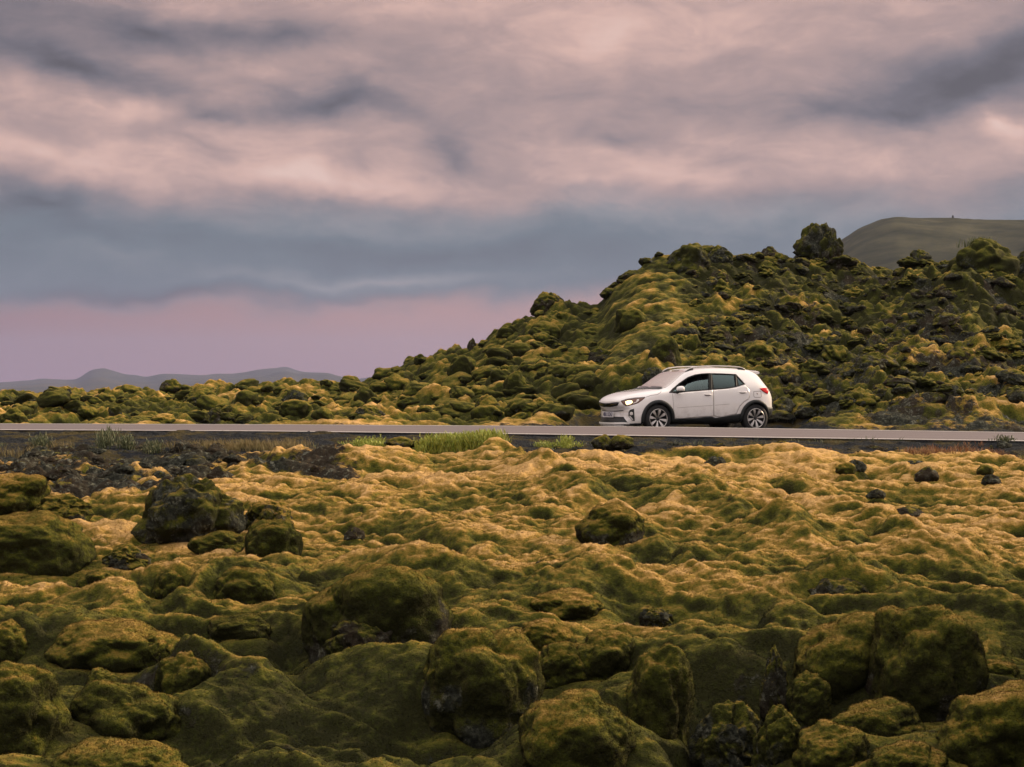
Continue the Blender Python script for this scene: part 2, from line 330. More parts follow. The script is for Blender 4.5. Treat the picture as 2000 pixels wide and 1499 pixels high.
# ------------------------------------------------------------------ boulders
def D_base(y): return depth_of(y)
def ico(sub):
    bm = bmesh.new(); bmesh.ops.create_icosphere(bm, subdivisions=sub, radius=1.0)
    v = np.array([q.co[:] for q in bm.verts]); f = np.array([[q.index for q in p.verts] for p in bm.faces], np.int32); bm.free(); return v, f
_ICO = {}
def boulder_mesh(name, size, kind, seed, sub=5, dry=.45, rock=0.0, lean=(0, 0), world=True):
    """kind: moss = smooth cushioned lump, rough = broken lava block, slab = flat lump"""
    if sub not in _ICO: _ICO[sub] = ico(sub)
    v0, f = _ICO[sub]; n = v0.copy(); sx, sy, sz = size; S = max(size); rs = np.random.RandomState(seed)
    off = rs.rand(3) * 50
    if kind == 'moss':
        r = 1 + .36 * fbm3(n * 1.1 + off, seed, 2) + .27 * (pillow3(n * 1.5 + off, seed, 12) - .35) + .09 * (pillow3(n * 3.3 + off, seed + 3, 10) - .35) + .08 * fbm3(n * 4 + off, seed + 6, 3)
        e = .90; sup = np.sign(n) * np.abs(n) ** e
        v = sup * r[:, None]
    elif kind == 'knob':
        r = 1 + .60 * (pillow3(n * 1.9 + off, seed, 14) - .35) + .26 * (pillow3(n * 4.4 + off, seed + 3, 14) - .35) + .2 * fbm3(n * 5 + off, seed, 3); v = n * r[:, None]
    else:
        f1, f2, ide = cells3(n * 1.25 + off, seed); g1, g2, ide2 = cells3(n * 3.1 + off, seed + 50)
        r = 1 + .42 * (ide - .5) * np.clip((f2 - f1) * 5, 0, 1) + .30 * fbm3(n * 1.4 + off, seed, 3) + .13 * (ide2 - .5) * np.clip((g2 - g1) * 6, 0, 1) + .08 * fbm3(n * 5 + off, seed + 4, 4, .55)
        v = n * r[:, None]
    v = v * np.array([sx, sy, sz]) / 1.05
    up = v[:, 2] / sz
    if kind != 'moss': v[:, :2] *= ((1.04 - .12 * up) if sub == 6 else (1.10 - .32 * np.clip(up, -.6, 1)))[:, None]
    up = v[:, 2] / sz
    v[:, 0] += lean[0] * np.clip(up, -1, 1) * sx; v[:, 1] += lean[1] * up * sy
    if world: fine = fbm3(v * 7 + off, seed + 9, 3) * .022 * min(1, S * 2) + (fbm3(v * 26 + off, seed + 29, 2) * .012 if sub > 4 else 0)
    else: fine = fbm3(v * 4 + off, seed + 9, 4) * .09
    v = v + n * fine[:, None]
    # attributes
    me_n = n
    cush = pillow3(n * 3.3 + off, seed + 3)
    tri = v[f]; fn = np.cross(tri[:, 1] - tri[:, 0], tri[:, 2] - tri[:, 0]); vn = np.zeros_like(v)
    for k in range(3): np.add.at(vn, f[:, k], fn)
    nz = vn[:, 2] / (np.linalg.norm(vn, axis=1) + 1e-12)
    dr = dry - .07 + .60 * np.clip(nz - .42, -.8, 1) + .20 * (cush - .4) + .18 * fbm3(v * 1.5 + off, seed + 44, 3)  # dryness plus painted light: upward faces paler, sides darkened
    face = np.clip(.35 - up * .75, 0, 1) * .9
    rk = rock - (.55 if rock > .05 else .22) * up + .75 * fbm3(n * 1.6 + off + 9, seed + 21, 3)
    if kind != 'moss': rk = rock + .45 * fbm3(n * 2.2 + off + 9, seed + 21, 3) - .22 * np.clip(up, 0, 1)
    dr, rk = np.clip(dr, 0, 1), np.clip(rk, 0, 1)
    if sub == 6:
        ar = 2 * np.pi * (sx * sy + sx * sz + sy * sz) / 1.5
        V2, F2, d2, n2 = fibres(v, f, dr, rk, int(ar * 11000), rs, .013, .20, (vn[f[:, 0], 2] > -1e9) * (v[f[:, 0], 1] < sy * .55))
        f = np.concatenate([f, F2 + len(v)]); v = np.concatenate([v, V2]); dr = np.concatenate([dr, d2]); rk = np.concatenate([rk, np.zeros(len(V2))])
        nrm = np.concatenate([vn / (np.linalg.norm(vn, axis=1)[:, None] + 1e-12), n2])
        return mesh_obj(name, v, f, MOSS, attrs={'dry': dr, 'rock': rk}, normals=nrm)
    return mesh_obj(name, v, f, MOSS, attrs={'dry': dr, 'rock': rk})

def boulder(name, label, x0, x1, ytop, ybot, kind='moss', cat='boulder', D=None, rock=0.0, dry=.42, seed=None, sub=6, lean=(0, 0), skirt=.45, depth=.85, group=None, sink=.35):
    db = D if D else D_base(ybot)
    w = (x1 - x0) * db / F / 2
    Dc = db + w * depth * .75
    w = (x1 - x0) * Dc / F / 2
    X = ((x0 + x1) / 2 - 1000) / F * Dc
    ztop = (765 - ytop) / F * Dc; zbot = (765 - ybot) / F * db
    h = ztop - zbot; sz = h * (1 + sink) / 2
    if seed is None: seed = int(abs(x0 * 7 + ytop * 13)) % 9973
    o = boulder_mesh(name, (w, w * depth, sz), kind, seed, sub, dry, rock, lean)
    o.location = (X, Dc, CAMZ + ztop - sz * (1.02))
    tag(o, label, cat, group)
    if skirt and D is None: SKIRTS.append((X, db, w * 1.15, w * .7, zbot, Dc)); COLLAR[(X, db)] = h
    return o

FG = [
 ('mossy_boulder', 'large smooth mossy mound at the left edge below the yellow-topped hump', -60, 172, 1000, 1120, 'moss', .05, .35),
 ('mossy_boulder', 'yellow-topped mossy hump at the left edge under the dark rubble', -50, 92, 922, 1003, 'moss', .12, .62),
 ('lava_rock', 'low jagged lava ridge leaning on the yellow-topped hump', 60, 185, 965, 1025, 'rough', .42, .45),
 ('lava_rock', 'biggest dark lichen-spotted lava rock, standing alone on the field edge', 286, 470, 926, 1064, 'rough', .55, .35),
 ('lava_rock', 'pointed lava rock with pale lichen behind a moss lump beside the biggest dark rock', 474, 578, 974, 1040, 'rough', .50, .55),
 ('mossy_boulder', 'round dark moss lump before the pointed lichen rock', 478, 596, 1012, 1108, 'moss', .22, .30),
 ('mossy_boulder', 'low moss hump at the foot of the biggest dark rock', 372, 488, 1038, 1092, 'moss', .02, .28),
 ('lava_rock', 'flat pale-lichened stone sunk in moss below the biggest dark rock', 205, 290, 1066, 1115, 'rough', .55, .35),
 ('mossy_boulder', 'small knobbly moss lump before the flat pale-lichened stone', 155, 228, 1112, 1165, 'moss', .05, .38),
 ('mossy_boulder', 'dark-bellied moss lump between the flat pale stone and the twin moss humps', 295, 372, 1112, 1195, 'moss', .22, .35),
 ('mossy_boulder', 'upper of the twin moss humps in the dark hollow', 412, 545, 1108, 1200, 'moss', .06, .38),
 ('mossy_boulder', 'lower of the twin moss humps in the dark hollow', 404, 540, 1195, 1262, 'moss', .04, .28),
 ('mossy_boulder', 'long whale-backed mossy boulder with a tan back, lower left', 92, 348, 1205, 1318, 'moss', .02, .50),
 ('lava_rock', 'lichened stone leaning on the front of the whale-backed boulder', 250, 338, 1240, 1318, 'rough', .42, .48),
 ('mossy_boulder', 'round moss ball with a dark side below the lichened stone', 308, 424, 1262, 1392, 'moss', .12, .42),
 ('mossy_boulder', 'small domed moss boulder cut by the left edge above the huge mound', -50, 60, 1208, 1312, 'moss', .0, .42),
 ('mossy_boulder', 'huge rounded moss mound filling the lower left corner', -80, 135, 1288, 1500, 'moss', .0, .38),
 ('mossy_boulder', 'small dark knob sitting between the two mounds of the lower left corner', 162, 242, 1302, 1405, 'moss', .30, .34),
 ('mossy_boulder', 'broad moss mound beside the huge corner mound', 120, 356, 1318, 1462, 'moss', .0, .34),
 ('mossy_boulder', 'wide low moss dome cut by the bottom edge, beside the corner mound', 100, 375, 1438, 1560, 'moss', .0, .36),
 ('mossy_boulder', 'great mossy outcrop with a black hollow rock face, lower middle of the field', 596, 872, 1092, 1290, 'moss', .36, .42),
 ('lava_rock', 'lichen-flecked lava block under the great mossy outcrop', 640, 790, 1200, 1300, 'rough', .62, .25),
 ('mossy_boulder', 'tall mossy boulder with a lichened dark front, nearest the middle of the bottom', 824, 1052, 1212, 1425, 'moss', .30, .48),
 ('mossy_boulder', 'small loaf-shaped moss boulder beside the tall lichened boulder', 1002, 1118, 1205, 1280, 'moss', .06, .50),
 ('mossy_boulder', 'moss lump in front of the small loaf-shaped boulder', 1045, 1165, 1252, 1335, 'moss', .0, .45),
 ('mossy_boulder', 'smooth moss knob with a black shaded side next to the loaf-shaped boulder', 1120, 1238, 1232, 1335, 'moss', .0, .42),
 ('mossy_boulder', 'broad moss shoulder at the bottom, right of the tall lichened boulder', 1010, 1256, 1345, 1530, 'moss', .0, .45),
 ('mossy_boulder', 'steep moss flank dropping into the dark gap at the bottom', 1215, 1355, 1258, 1480, 'moss', .0, .46),
 ('mossy_boulder', 'lone overhanging boulder capped with moss over bare grey stone, middle of the golden field', 1125, 1265, 985, 1066, 'moss', .40, .50),
 ('lava_rock', 'small dark stone in the moss right of the tall lichened boulder and above its loaf', 1248, 1312, 1184, 1228, 'rough', .62, .3),
 ('lava_rock', 'small black stone under the golden slope, above the other small dark stone', 1246, 1292, 1136, 1172, 'rough', .66, .3),
 ('lava_rock', 'grey stone edge showing through the golden crest below the lone capped boulder', 1048, 1112, 1087, 1114, 'rough', .5, .6),
 ('lava_rock', 'little dark pointed stone below the lone capped boulder', 1190, 1234, 1098, 1122, 'rough', .62, .4),
 ('mossy_boulder', 'small moss hump on the slope above the loaf-shaped boulder', 1036, 1112, 1118, 1168, 'moss', .05, .50),
 ('mossy_boulder', 'wide moss hump over a dark slit above the loaf-shaped boulder', 1035, 1185, 1152, 1215, 'moss', .0, .48),
 ('lava_rock', 'craggy black lava outcrop behind the big moss ball', 1562, 1712, 1134, 1208, 'rough', .66, .3),
 ('mossy_boulder', 'big smooth moss ball, roundest of the boulders on the right', 1530, 1780, 1198, 1378, 'moss', .0, .42),
 ('mossy_boulder', 'massive mossy boulder with bare dark flanks leaning on the big moss ball', 1690, 1920, 1166, 1408, 'moss', .24, .40),
 ('lava_rock', 'black crag poking out of the top of the massive mossy boulder', 1765, 1832, 1166, 1205, 'rough', .70, .3),
 ('lava_rock', 'upright finger of grey lava left of the big moss ball', 1484, 1542, 1262, 1400, 'rough', .58, .4),
 ('mossy_boulder', 'small moss dome behind the upright lava finger', 1488, 1560, 1252, 1310, 'moss', .0, .5),
 ('mossy_boulder', 'moss lump tucked between the lava finger and the big moss ball', 1536, 1628, 1310, 1425, 'moss', .10, .36),
 ('lava_rock', 'rugged dark lava block in the gap at the bottom, under the lava finger', 1352, 1482, 1378, 1500, 'rough', .50, .32),
 ('lava_rock', 'broken lava stub with tan moss top below the lava finger', 1478, 1572, 1380, 1510, 'rough', .42, .40),
 ('mossy_boulder', 'low moss dome in front of the big moss ball', 1618, 1822, 1368, 1480, 'moss', .0, .38),
 ('mossy_boulder', 'moss slope swelling into the lower right corner', 1815, 2090, 1340, 1530, 'moss', .0, .44),
 ('mossy_boulder', 'moss hump on the bottom edge below the broken lava stub', 1545, 1695, 1412, 1530, 'moss', .0, .40),
 ('mossy_boulder', 'rounded moss hump on the bottom edge by the corner slope', 1688, 1855, 1448, 1560, 'moss', .0, .44),
 ('mossy_boulder', 'small upright moss boulder behind the craggy black outcrop', 1748, 1800, 1118, 1162, 'moss', .08, .45),
 ('mossy_boulder', 'moss lump on the right edge behind the massive boulder', 1900, 1990, 1288, 1350, 'moss', .0, .45),
]
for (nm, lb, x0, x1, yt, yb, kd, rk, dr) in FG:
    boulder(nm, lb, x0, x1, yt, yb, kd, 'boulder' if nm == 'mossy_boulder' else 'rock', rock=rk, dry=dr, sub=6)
SMALL = [
 ('dark moss-topped stone lying at the road bank left of the green weeds', 755, 812, 852, 872), ('dark stone on the bank between weeds and car', 1160, 1200, 850, 874), ('two-humped black stone on the bank below the front wheel', 1190, 1235, 848, 872),
 ('pointed black stone on the bank below the rear wheel', 1505, 1545, 860, 884), ('dark pointed stone in the golden moss below the car tail', 1655, 1690, 898, 918), ('black block in the golden moss towards the right, flat topped', 1768, 1806, 898, 912),
 ('pyramid-shaped dark stone in the golden moss towards the right', 1788, 1832, 912, 938), ('dark squat stone near the right edge of the golden moss', 1920, 1956, 926, 946), ('low black stone right of the lone capped boulder', 1745, 1800, 990, 1012),
 ('dark flat stone in the moss, nearest above the low black stone', 1695, 1728, 955, 972), ('smooth grey stone half buried in the golden moss', 1640, 1682, 985, 1006), ('dark stone in the moss straight below the car', 1378, 1420, 890, 914),
 ('black conical stone on the bare reddish soil', 556, 588, 890, 916), ('small black stone right of the conical one on the soil', 607, 630, 908, 926), ('big square black stone behind the biggest lava rock', 404, 448, 913, 942),
 ('wide black block at the middle of the dark rubble', 352, 412, 890, 916), ('black stone pair at the lower edge of the dark rubble', 104, 148, 942, 964), ('low dark stone in front of the dark rubble near the yellow-topped hump', 232, 290, 930, 950),
 ('dark stone perched above the biggest lava rock', 296, 326, 918, 940), ('little dark hole-like stone in the crest left of the middle field', 672, 712, 1030, 1052)]
for i, (lb, x0, x1, yt, yb) in enumerate(SMALL):
    boulder('field_stone', lb, x0, x1, yt, yb, 'rough', 'stone', rock=.50 if i in (0, 1, 2) else .74, dry=.34, sub=4, skirt=.15, depth=.9)
boulder('moss_mound', 'small round moss mound beside the dark pointed stone below the car tail', 1632, 1672, 904, 924, 'moss', 'mound', dry=.45, sub=4)
boulder('moss_mound', 'green moss dome near the squat stone at the right edge', 1905, 1942, 906, 930, 'moss', 'mound', dry=.40, sub=4)

# ------------------------------------------------------------------ foreground ground sheet
def grid(acols, drows):
    A, Dd = np.meshgrid(acols, drows); X = A * Dd
    nr, nc = A.shape; idx = np.arange(nr * nc).reshape(nr, nc)
    f = np.stack([idx[:-1, :-1], idx[:-1, 1:], idx[1:, 1:], idx[1:, :-1]], -1).reshape(-1, 4)
    return X.ravel(), Dd.ravel(), f
def acols(n, inner=.33, outer=.95, m=70):
    return np.concatenate([np.linspace(-outer, -inner, m, endpoint=False), np.linspace(-inner, inner, n), np.linspace(inner, outer, m + 1)[1:]])

def build_foreground():
    ys = np.linspace(1, 0, 1150)
    y = 845 + (1640 - 845) * ys ** 1.15
    D = np.interp(-y, -_Ys, _Ds)
    Dd = np.concatenate([np.linspace(2, 8.8, 60), np.unique(np.round(D[D < 29.15], 4)), np.linspace(29.2, 1, 1)[:0]])
    Dd = np.concatenate([Dd, np.linspace(29.2, 33.6, 190)])
    X, D, f = grid(acols(1050), Dd)
    z = ground_macro(X, D)
    a = X / D
    toe = 28.9 - 2.0 * np.clip(-a, -.1, .3) + .25 * fbm2(X * .6, X * 0, 9, 2)
    bank = np.clip((D - toe + .3) / .6, 0, 1)
    # zones
    pxx = a * F + 1000
    rub = np.clip((D - 23.0 + fbm2(X * .5, D * .5, 31, 3) * 2.5 - np.clip((pxx - 250) / 220, 0, 9) * 1.4) / 1.2, 0, 1) * np.clip((760 - pxx) / 120, 0, 1) * (1 - bank * .6)
    # folds of the moss carpet, drawn out downhill to the right
    wx = X + .55 * fbm2(X * .8, D * .8, 5, 3); wy = D + .55 * fbm2(X * .8 + 30, D * .8, 6, 3)
    c, s = math.cos(math.radians(32)), math.sin(math.radians(32))
    U = (wx * c - wy * s); V = (wx * s + wy * c)
    near = np.clip((D - 6) / 4, .3, 1)
    p1 = pillow2(U / 1.6, V / 1.15, 101, 13); p2 = pillow2(U / 1.9, V / .52, 102); q1, q2 = .10 * fbm2(X * 4, D * 4, 15, 2), .10 * fbm2(X * 4 + 9, D * 4, 16, 2); p3 = pillow2((U + q1) / .80, (V + q2) / .26, 103, 12); p4 = pillow2(X / .13 + p3, D / .12, 104)
    fieldness = np.clip((D - 13) / 6, 0, 1)
    amp = (1 - .85 * bank)
    p5 = pillow2((X + .6 * q1) / .21, (D + .6 * q2) / .17, 105, 14); bil = np.abs(fbm2(wx * 1.6 + q1, wy * 2.2 + q2, 106, 4, .55))
    c1, c2, c3, c4 = .50 * (1 - .63 * fieldness), .27 * (1 - .34 * fieldness), .130 + .020 * fieldness, .035 + .005 * fieldness
    z = z + amp * ((.05 + .015 * fieldness) * p5 - (.11 + .01 * fieldness) * (bil - .2))
    MEANF = .045 * float(p5.mean()) + c1 * float(p1.mean()) + c2 * float(p2.mean()) + c3 * float(p3.mean()) + c4 * float(p4.mean())
    z = z + amp * (c1 * p1 + c2 * p2 + c3 * p3 + c4 * p4 + .06 * fbm2(X * 1.7, D * 1.7, 8, 3))
    z = z + .02 * bank * fbm2(X * 7, D * 7, 12, 4) + rub * (.16 * np.abs(fbm2(X * 2.6, D * 2.6, 41, 4)))
    fine = fbm2(X * 11, D * 11, 14, 3)
    z = z + amp * (.011 * fine + .006 * fbm2(X * 27, D * 27, 19, 2))
    z = z - amp * MEANF
    for (sx, sdp, rx, ry, zb, Dc) in SKIRTS:      # the carpet dips to the visible foot of each boulder
        k = np.exp(-((X - sx) / rx) ** 4 - ((D - sdp) / ry) ** 2) * (D < 29); m = k > .002
        z[m] += (zb + .02 + .10 * (z[m] - zb) - z[m]) * k[m] * .9
    for (sx, sdp, rx, ry, zb, Dc) in SKIRTS:      # and climbs its back
        if rx < .22: continue
        w = rx / 1.15; hh = COLLAR[(sx, sdp)]; k = np.exp(-((X - sx) / (1.5 * w)) ** 2 - ((D - Dc - .55 * w) / (1.1 * w)) ** 2) * np.clip((D - sdp) / (.5 * w), 0, 1) * (D < 28.5)
        z = z + .42 * hh * k * np.clip((20 - sdp) / 4, 0, 1)
    z = np.where(D > road_near_D(a) - .06, np.minimum(z, road_near_z(a) - .06), z)
    G = z.reshape(len(Dd), -1); Xg = X.reshape(G.shape)
    dzx = np.gradient(G, axis=1) / np.gradient(Xg, axis=1); dzd = np.gradient(G, axis=0) / np.gradient(Dd)[:, None]
    nz = (1 / np.sqrt(1 + dzx ** 2 + dzd ** 2)).ravel()
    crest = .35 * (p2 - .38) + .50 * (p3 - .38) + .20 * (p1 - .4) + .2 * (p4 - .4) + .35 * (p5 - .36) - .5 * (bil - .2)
    zone = .13 + .50 * np.clip((D - 12.0) / 9, 0, 1) ** .8; crest = crest * (.62 + .38 * fieldness)  # near moss greener, with foreground cloud shade painted into the tone
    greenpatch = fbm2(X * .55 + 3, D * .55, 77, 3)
    dry = zone + .05 + crest * 1.0 + .30 * greenpatch + 1.15 * (np.clip(nz, .3, 1) - .87)  # real dryness mixed with painted light: level tops lighter, slopes shaded
    rock = .12 + .5 * fbm2(X * 1.1 + 8, D * 1.1, 55, 3) + 1.0 * np.clip(.26 - p1, 0, 1) * (1 - fieldness) + .5 * np.clip(.80 - nz, 0, 1) - .22 * fieldness  # bare lava, also laid in near creases as painted shade
    rock = np.maximum(rock, rub * (.64 + .6 * fbm2(X * 1.3, D * 1.3, 66, 3)))
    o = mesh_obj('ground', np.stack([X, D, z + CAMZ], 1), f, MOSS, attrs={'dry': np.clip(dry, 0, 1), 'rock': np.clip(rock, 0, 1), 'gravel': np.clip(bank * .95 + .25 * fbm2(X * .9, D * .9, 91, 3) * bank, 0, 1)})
    tag(o, 'rolling moss-covered lava field in front of the road', kind='structure')
    GV = np.stack([X, D, z + CAMZ], 1); dry, rock = np.clip(dry, 0, 1), np.clip(rock + bank, 0, 1); c0 = f[:, 0]
    keep = (np.abs(X[c0] / D[c0]) < .40) * (D[c0] > 8.6) * (D[c0] < 28) * np.clip((30 - D[c0]) / 14, .12, 1)
    V2, F2, d2, n2 = fibres(GV, f, dry, rock, 620000, np.random.RandomState(4), lambda P: .009 + .0006 * P[:, 1], .20, keep)
    tag(mesh_obj('moss', V2, F2, MOSS, attrs={'dry': d2, 'rock': np.zeros(len(V2)), 'gravel': np.zeros(len(V2))}, normals=n2), 'woolly moss covering the lava field', kind='stuff')
    return np.stack([X, D, z + CAMZ], 1), bank, rub
FGV, FGBANK, FGRUB = build_foreground()
print('fg', time.time() - T0)

# ------------------------------------------------------------------ road
def build_road():
    av = np.linspace(-1.6, 1.6, 321); rows = 9
    def strip(t0, t1, lift, n):
        T, A = np.meshgrid(np.linspace(t0, t1, n), av, indexing='ij')
        Dn, Df = road_near_D(A), road_far_D(A); D = Dn + (Df - Dn) * T
        Z = road_near_z(A) * (1 - T) + road_far_z(A) * T + .05 * np.sin(np.pi * T) * 0 + lift
        return np.stack([A * D, D, Z + CAMZ], -1), T
    def sheet(name, t0, t1, lift, n, mat, lab):
        P, T = strip(t0, t1, lift, n); nr, nc = T.shape; idx = np.arange(nr * nc).reshape(nr, nc)
        f = np.stack([idx[:-1, :-1], idx[:-1, 1:], idx[1:, 1:], idx[1:, :-1]], -1).reshape(-1, 4)
        tr = np.exp(-((T - .20) / .05) ** 2) + np.exp(-((T - .42) / .05) ** 2) + np.exp(-((T - .62) / .05) ** 2) + np.exp(-((T - .83) / .05) ** 2)
        return tag(mesh_obj(name, P.reshape(-1, 3), f, mat, attrs={'track': tr.ravel()}), lab, kind='structure')
    asp = asphalt_material()
    sheet('road', -.02, 1.02, 0, 60, asp, 'straight two-lane asphalt road')
    def paint():
        m, N, b = new_mat('road_paint'); P = N.new('ShaderNodeNewGeometry').outputs['Position']
        N.l.new(N.mix(N.maprange(N.noise(P, 12, 5, .7), .5, .72, 0, .8), (.80, .74, .70), (.30, .25, .25)), b.inputs['Base Color']); b.inputs['Roughness'].default_value = .6; return m
    pm = paint()
    sheet('road_edge_line', .0, .028, .005, 2, pm, 'white edge line on the near side of the road')
    sheet('road_edge_line', .965, .992, .005, 2, pm, 'white edge line on the far side of the road')
    # body of the embankment under the deck, sides closed
    prof = [(-.04, -.35), (-.02, -.012), (1.02, -.012), (1.06, -.30)]
    V = []
    for t, dz in prof:
        Dn, Df = road_near_D(av), road_far_D(av); D = Dn + (Df - Dn) * t; tt = np.clip(t, 0, 1); Z = road_near_z(av) * (1 - tt) + road_far_z(av) * tt + dz
        V.append(np.stack([av * D, D, Z + CAMZ], 1))
    nc = len(av); idx = np.arange(len(prof) * nc).reshape(len(prof), nc)
    f = np.stack([idx[:-1, :-1], idx[:-1, 1:], idx[1:, 1:], idx[1:, :-1]], -1).reshape(-1, 4)
    V = np.concatenate(V); tag(mesh_obj('road_bed', V, f, MOSS, attrs={'gravel': np.ones(len(V)), 'dry': np.zeros(len(V)), 'rock': np.zeros(len(V))}), 'dark gravel bed under the asphalt', kind='structure')
build_road()

# ------------------------------------------------------------------ hill behind the road
HX = np.array([-2500, -1200, -600, 0, 60, 130, 200, 300, 360, 470, 560, 640, 700, 740, 800, 870, 930, 965, 1010, 1045, 1100, 1150, 1168, 1200, 1240, 1285, 1350, 1400, 1450, 1500, 1560, 1640, 1690, 1740, 1790, 1850, 1900, 1950, 1990, 2100, 2400, 3000, 4500])
HY = np.array([772, 772, 770, 768, 764, 768, 766, 762, 763, 752, 750, 748, 744, 728, 694, 682, 672, 640, 612, 602, 586, 592, 590, 548, 520, 490, 484, 486, 492, 496, 500, 503, 506, 510, 502, 492, 474, 484, 505, 500, 470, 430, 430])
HR = np.array([80, 75, 72, 70, 70, 70, 69, 68, 67, 66, 65, 64, 63, 62, 61, 60, 60, 60, 60, 60, 60, 60, 60, 60, 60, 61, 62, 62, 63, 63, 64, 64, 64, 64, 63, 62, 62, 62, 62, 60, 58, 56, 56])
def hill_params(a):
    p = a * F + 1000
    R = np.interp(p, HX, HR); zr = (765 - np.interp(p, HX, HY)) / F * R
    return R, zr
def hill_macro(X, D):
    a = X / D; p = a * F + 1000
    R, zr = hill_params(a); Db = road_far_D(a) + .5
    zb = road_far_z(a) - .10
    t = (D - Db) / (R - Db); tt = np.clip(t, 0, 1)
    S = tt ** 1.12 * (1 - .10 * np.sin(np.pi * tt))
    z = zb + (zr - .22 - zb) * S
    z = np.where(t > 1, zr - .22 - (.12 + .10 * np.clip((D - R) / 20, 0, 1)) * (D - R), z)
    lay = np.clip((p - 1080) / 60, 0, 1) * np.clip((1640 - p) / 90, 0, 1) * np.clip((42.6 + .012 * (p - 1500) * 0 - D) / 1.6, 0, 1)
    z = z * (1 - lay) + (-.958) * lay
    return z, t, lay
def hill_surface(X, D):
    z, t, lay = hill_macro(X, D); p = X / D * F + 1000
    wx = X + .9 * fbm2(X * .5, D * .5, 205, 3); wy = D + .9 * fbm2(X * .5 + 30, D * .5, 206, 3)
    left = np.clip((1350 - p) / 250, 0, 1)
    p1 = pillow2(wx / 2.3, wy / 2.0, 301, 10); p2 = pillow2(wx / 1.15, wy / 1.05, 302, 10); p3 = pillow2(wx / .52, wy / .5, 303); p4 = pillow2(X / .24, D / .24, 304)
    e = np.clip(t * 6 + .12, 0, 1) * (1 - lay) * np.clip(1.5 - .25 * np.clip(t - 1, 0, 9) * 4, .3, 1)
    rug = np.clip((p - 1250) / 250, 0, 1)
    blk = np.abs(fbm2(X * 1.3, D * 1.3, 401, 4, .6))
    p5 = pillow2(X / .34 + .3 * fbm2(X * 2, D * 2, 7, 2), D / .3, 305, 13)
    face = np.clip((p - 1130) / 50, 0, 1) * np.clip((1370 - p) / 60, 0, 1) * np.clip((t - .25) / .25, 0, 1); e = e * (1 - .42 * face)
    z2 = z + e * (.60 * (p1 - .4) + (.26 + .2 * left) * (p2 - .4) + .20 * (p3 - .4) + .15 * (p5 - .36) + .09 * (p4 - .4) + .08 * fbm2(X * 3, D * 3, 403, 4, .65) - .35 * (blk - .2) + rug * .5 * (blk - .15) + .25 * fbm2(X * .22, D * .22, 402, 3))
    wq = .25 * fbm2(X * 2.2, D * 2.2, 222, 3); b1, b2 = blocks2(X / 1.0 + wq, D / .8 - wq, 601), blocks2(X / .42 + wq, D / .36 + wq, 602)
    z2 = z2 + e * (.12 + .88 * rug) * (.42 * b1 + .24 * b2)
    crest = .30 * (p1 - .42) + .50 * (p2 - .42) + .45 * (p3 - .42) + .2 * (p4 - .4) + .35 * (p5 - .36)
    return z2, crest, rug, t, lay, p, blk, left
def build_hill():
    Dd = np.concatenate([36.2 + np.arange(120) * .05, np.linspace(42.2, 72, 560)[0:], np.linspace(73, 100, 60)])
    X, D, f = grid(acols(1000, .35, 1.3, 110), Dd)
    z, crest, rug, t, lay, p, blk, left = hill_surface(X, D)
    z = np.where(t < 0, np.minimum(z, road_far_z(X / D) - .10), z)
    patch = fbm2(X * .35, D * .35, 501, 4)
    bright = np.clip((1 - t) * 1.5, 0, 1)
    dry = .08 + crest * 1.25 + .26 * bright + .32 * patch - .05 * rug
    scree = np.clip(rug * 1.1 * np.clip(.9 - t * .9, 0, 1) + patch * 1.1, 0, 1)
    rock = .0 + .17 * rug + .5 * fbm2(X * .8, D * .8, 502, 4) * (.5 + rug) + np.clip(-crest, 0, 1) * .9 + .22 * scree
    grav = np.clip(lay * 1.1 + (1 - np.clip(t * 14, 0, 1)) * .75, 0, 1)
    G = z.reshape(len(Dd), -1); Xg = X.reshape(G.shape); nz = (1 / np.sqrt(1 + (np.gradient(G, axis=1) / np.gradient(Xg, axis=1)) ** 2 + (np.gradient(G, axis=0) / np.gradient(Dd)[:, None]) ** 2)).ravel()
    dry = dry + .02 + .7 * (np.clip(nz, .4, 1) - .80)  # lit crests and shaded steep parts painted into the moss tone
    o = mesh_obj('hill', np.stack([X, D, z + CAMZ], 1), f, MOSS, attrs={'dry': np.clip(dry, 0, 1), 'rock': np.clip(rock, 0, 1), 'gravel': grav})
    tag(o, 'lumpy moss-grown lava hill rising behind the road', kind='structure')
build_hill()
print('hill', time.time() - T0)
def hill_z(x, D):
    r = hill_surface(np.array([float(x)]), np.array([float(D)])); return float(r[0][0])
def hill_depth(xp, yp):
    """depth at which the sight line of a photo pixel meets the hill"""
    D = np.linspace(40, 76, 700); X = (xp - 1000) / F * D; z = hill_surface(X, D)[0]; ray = (765 - yp) / F * D
    h = np.nonzero(z >= ray)[0]
    return float(D[h[0]]) if len(h) else float(hill_params(np.array([(xp - 1000) / F]))[0][0])
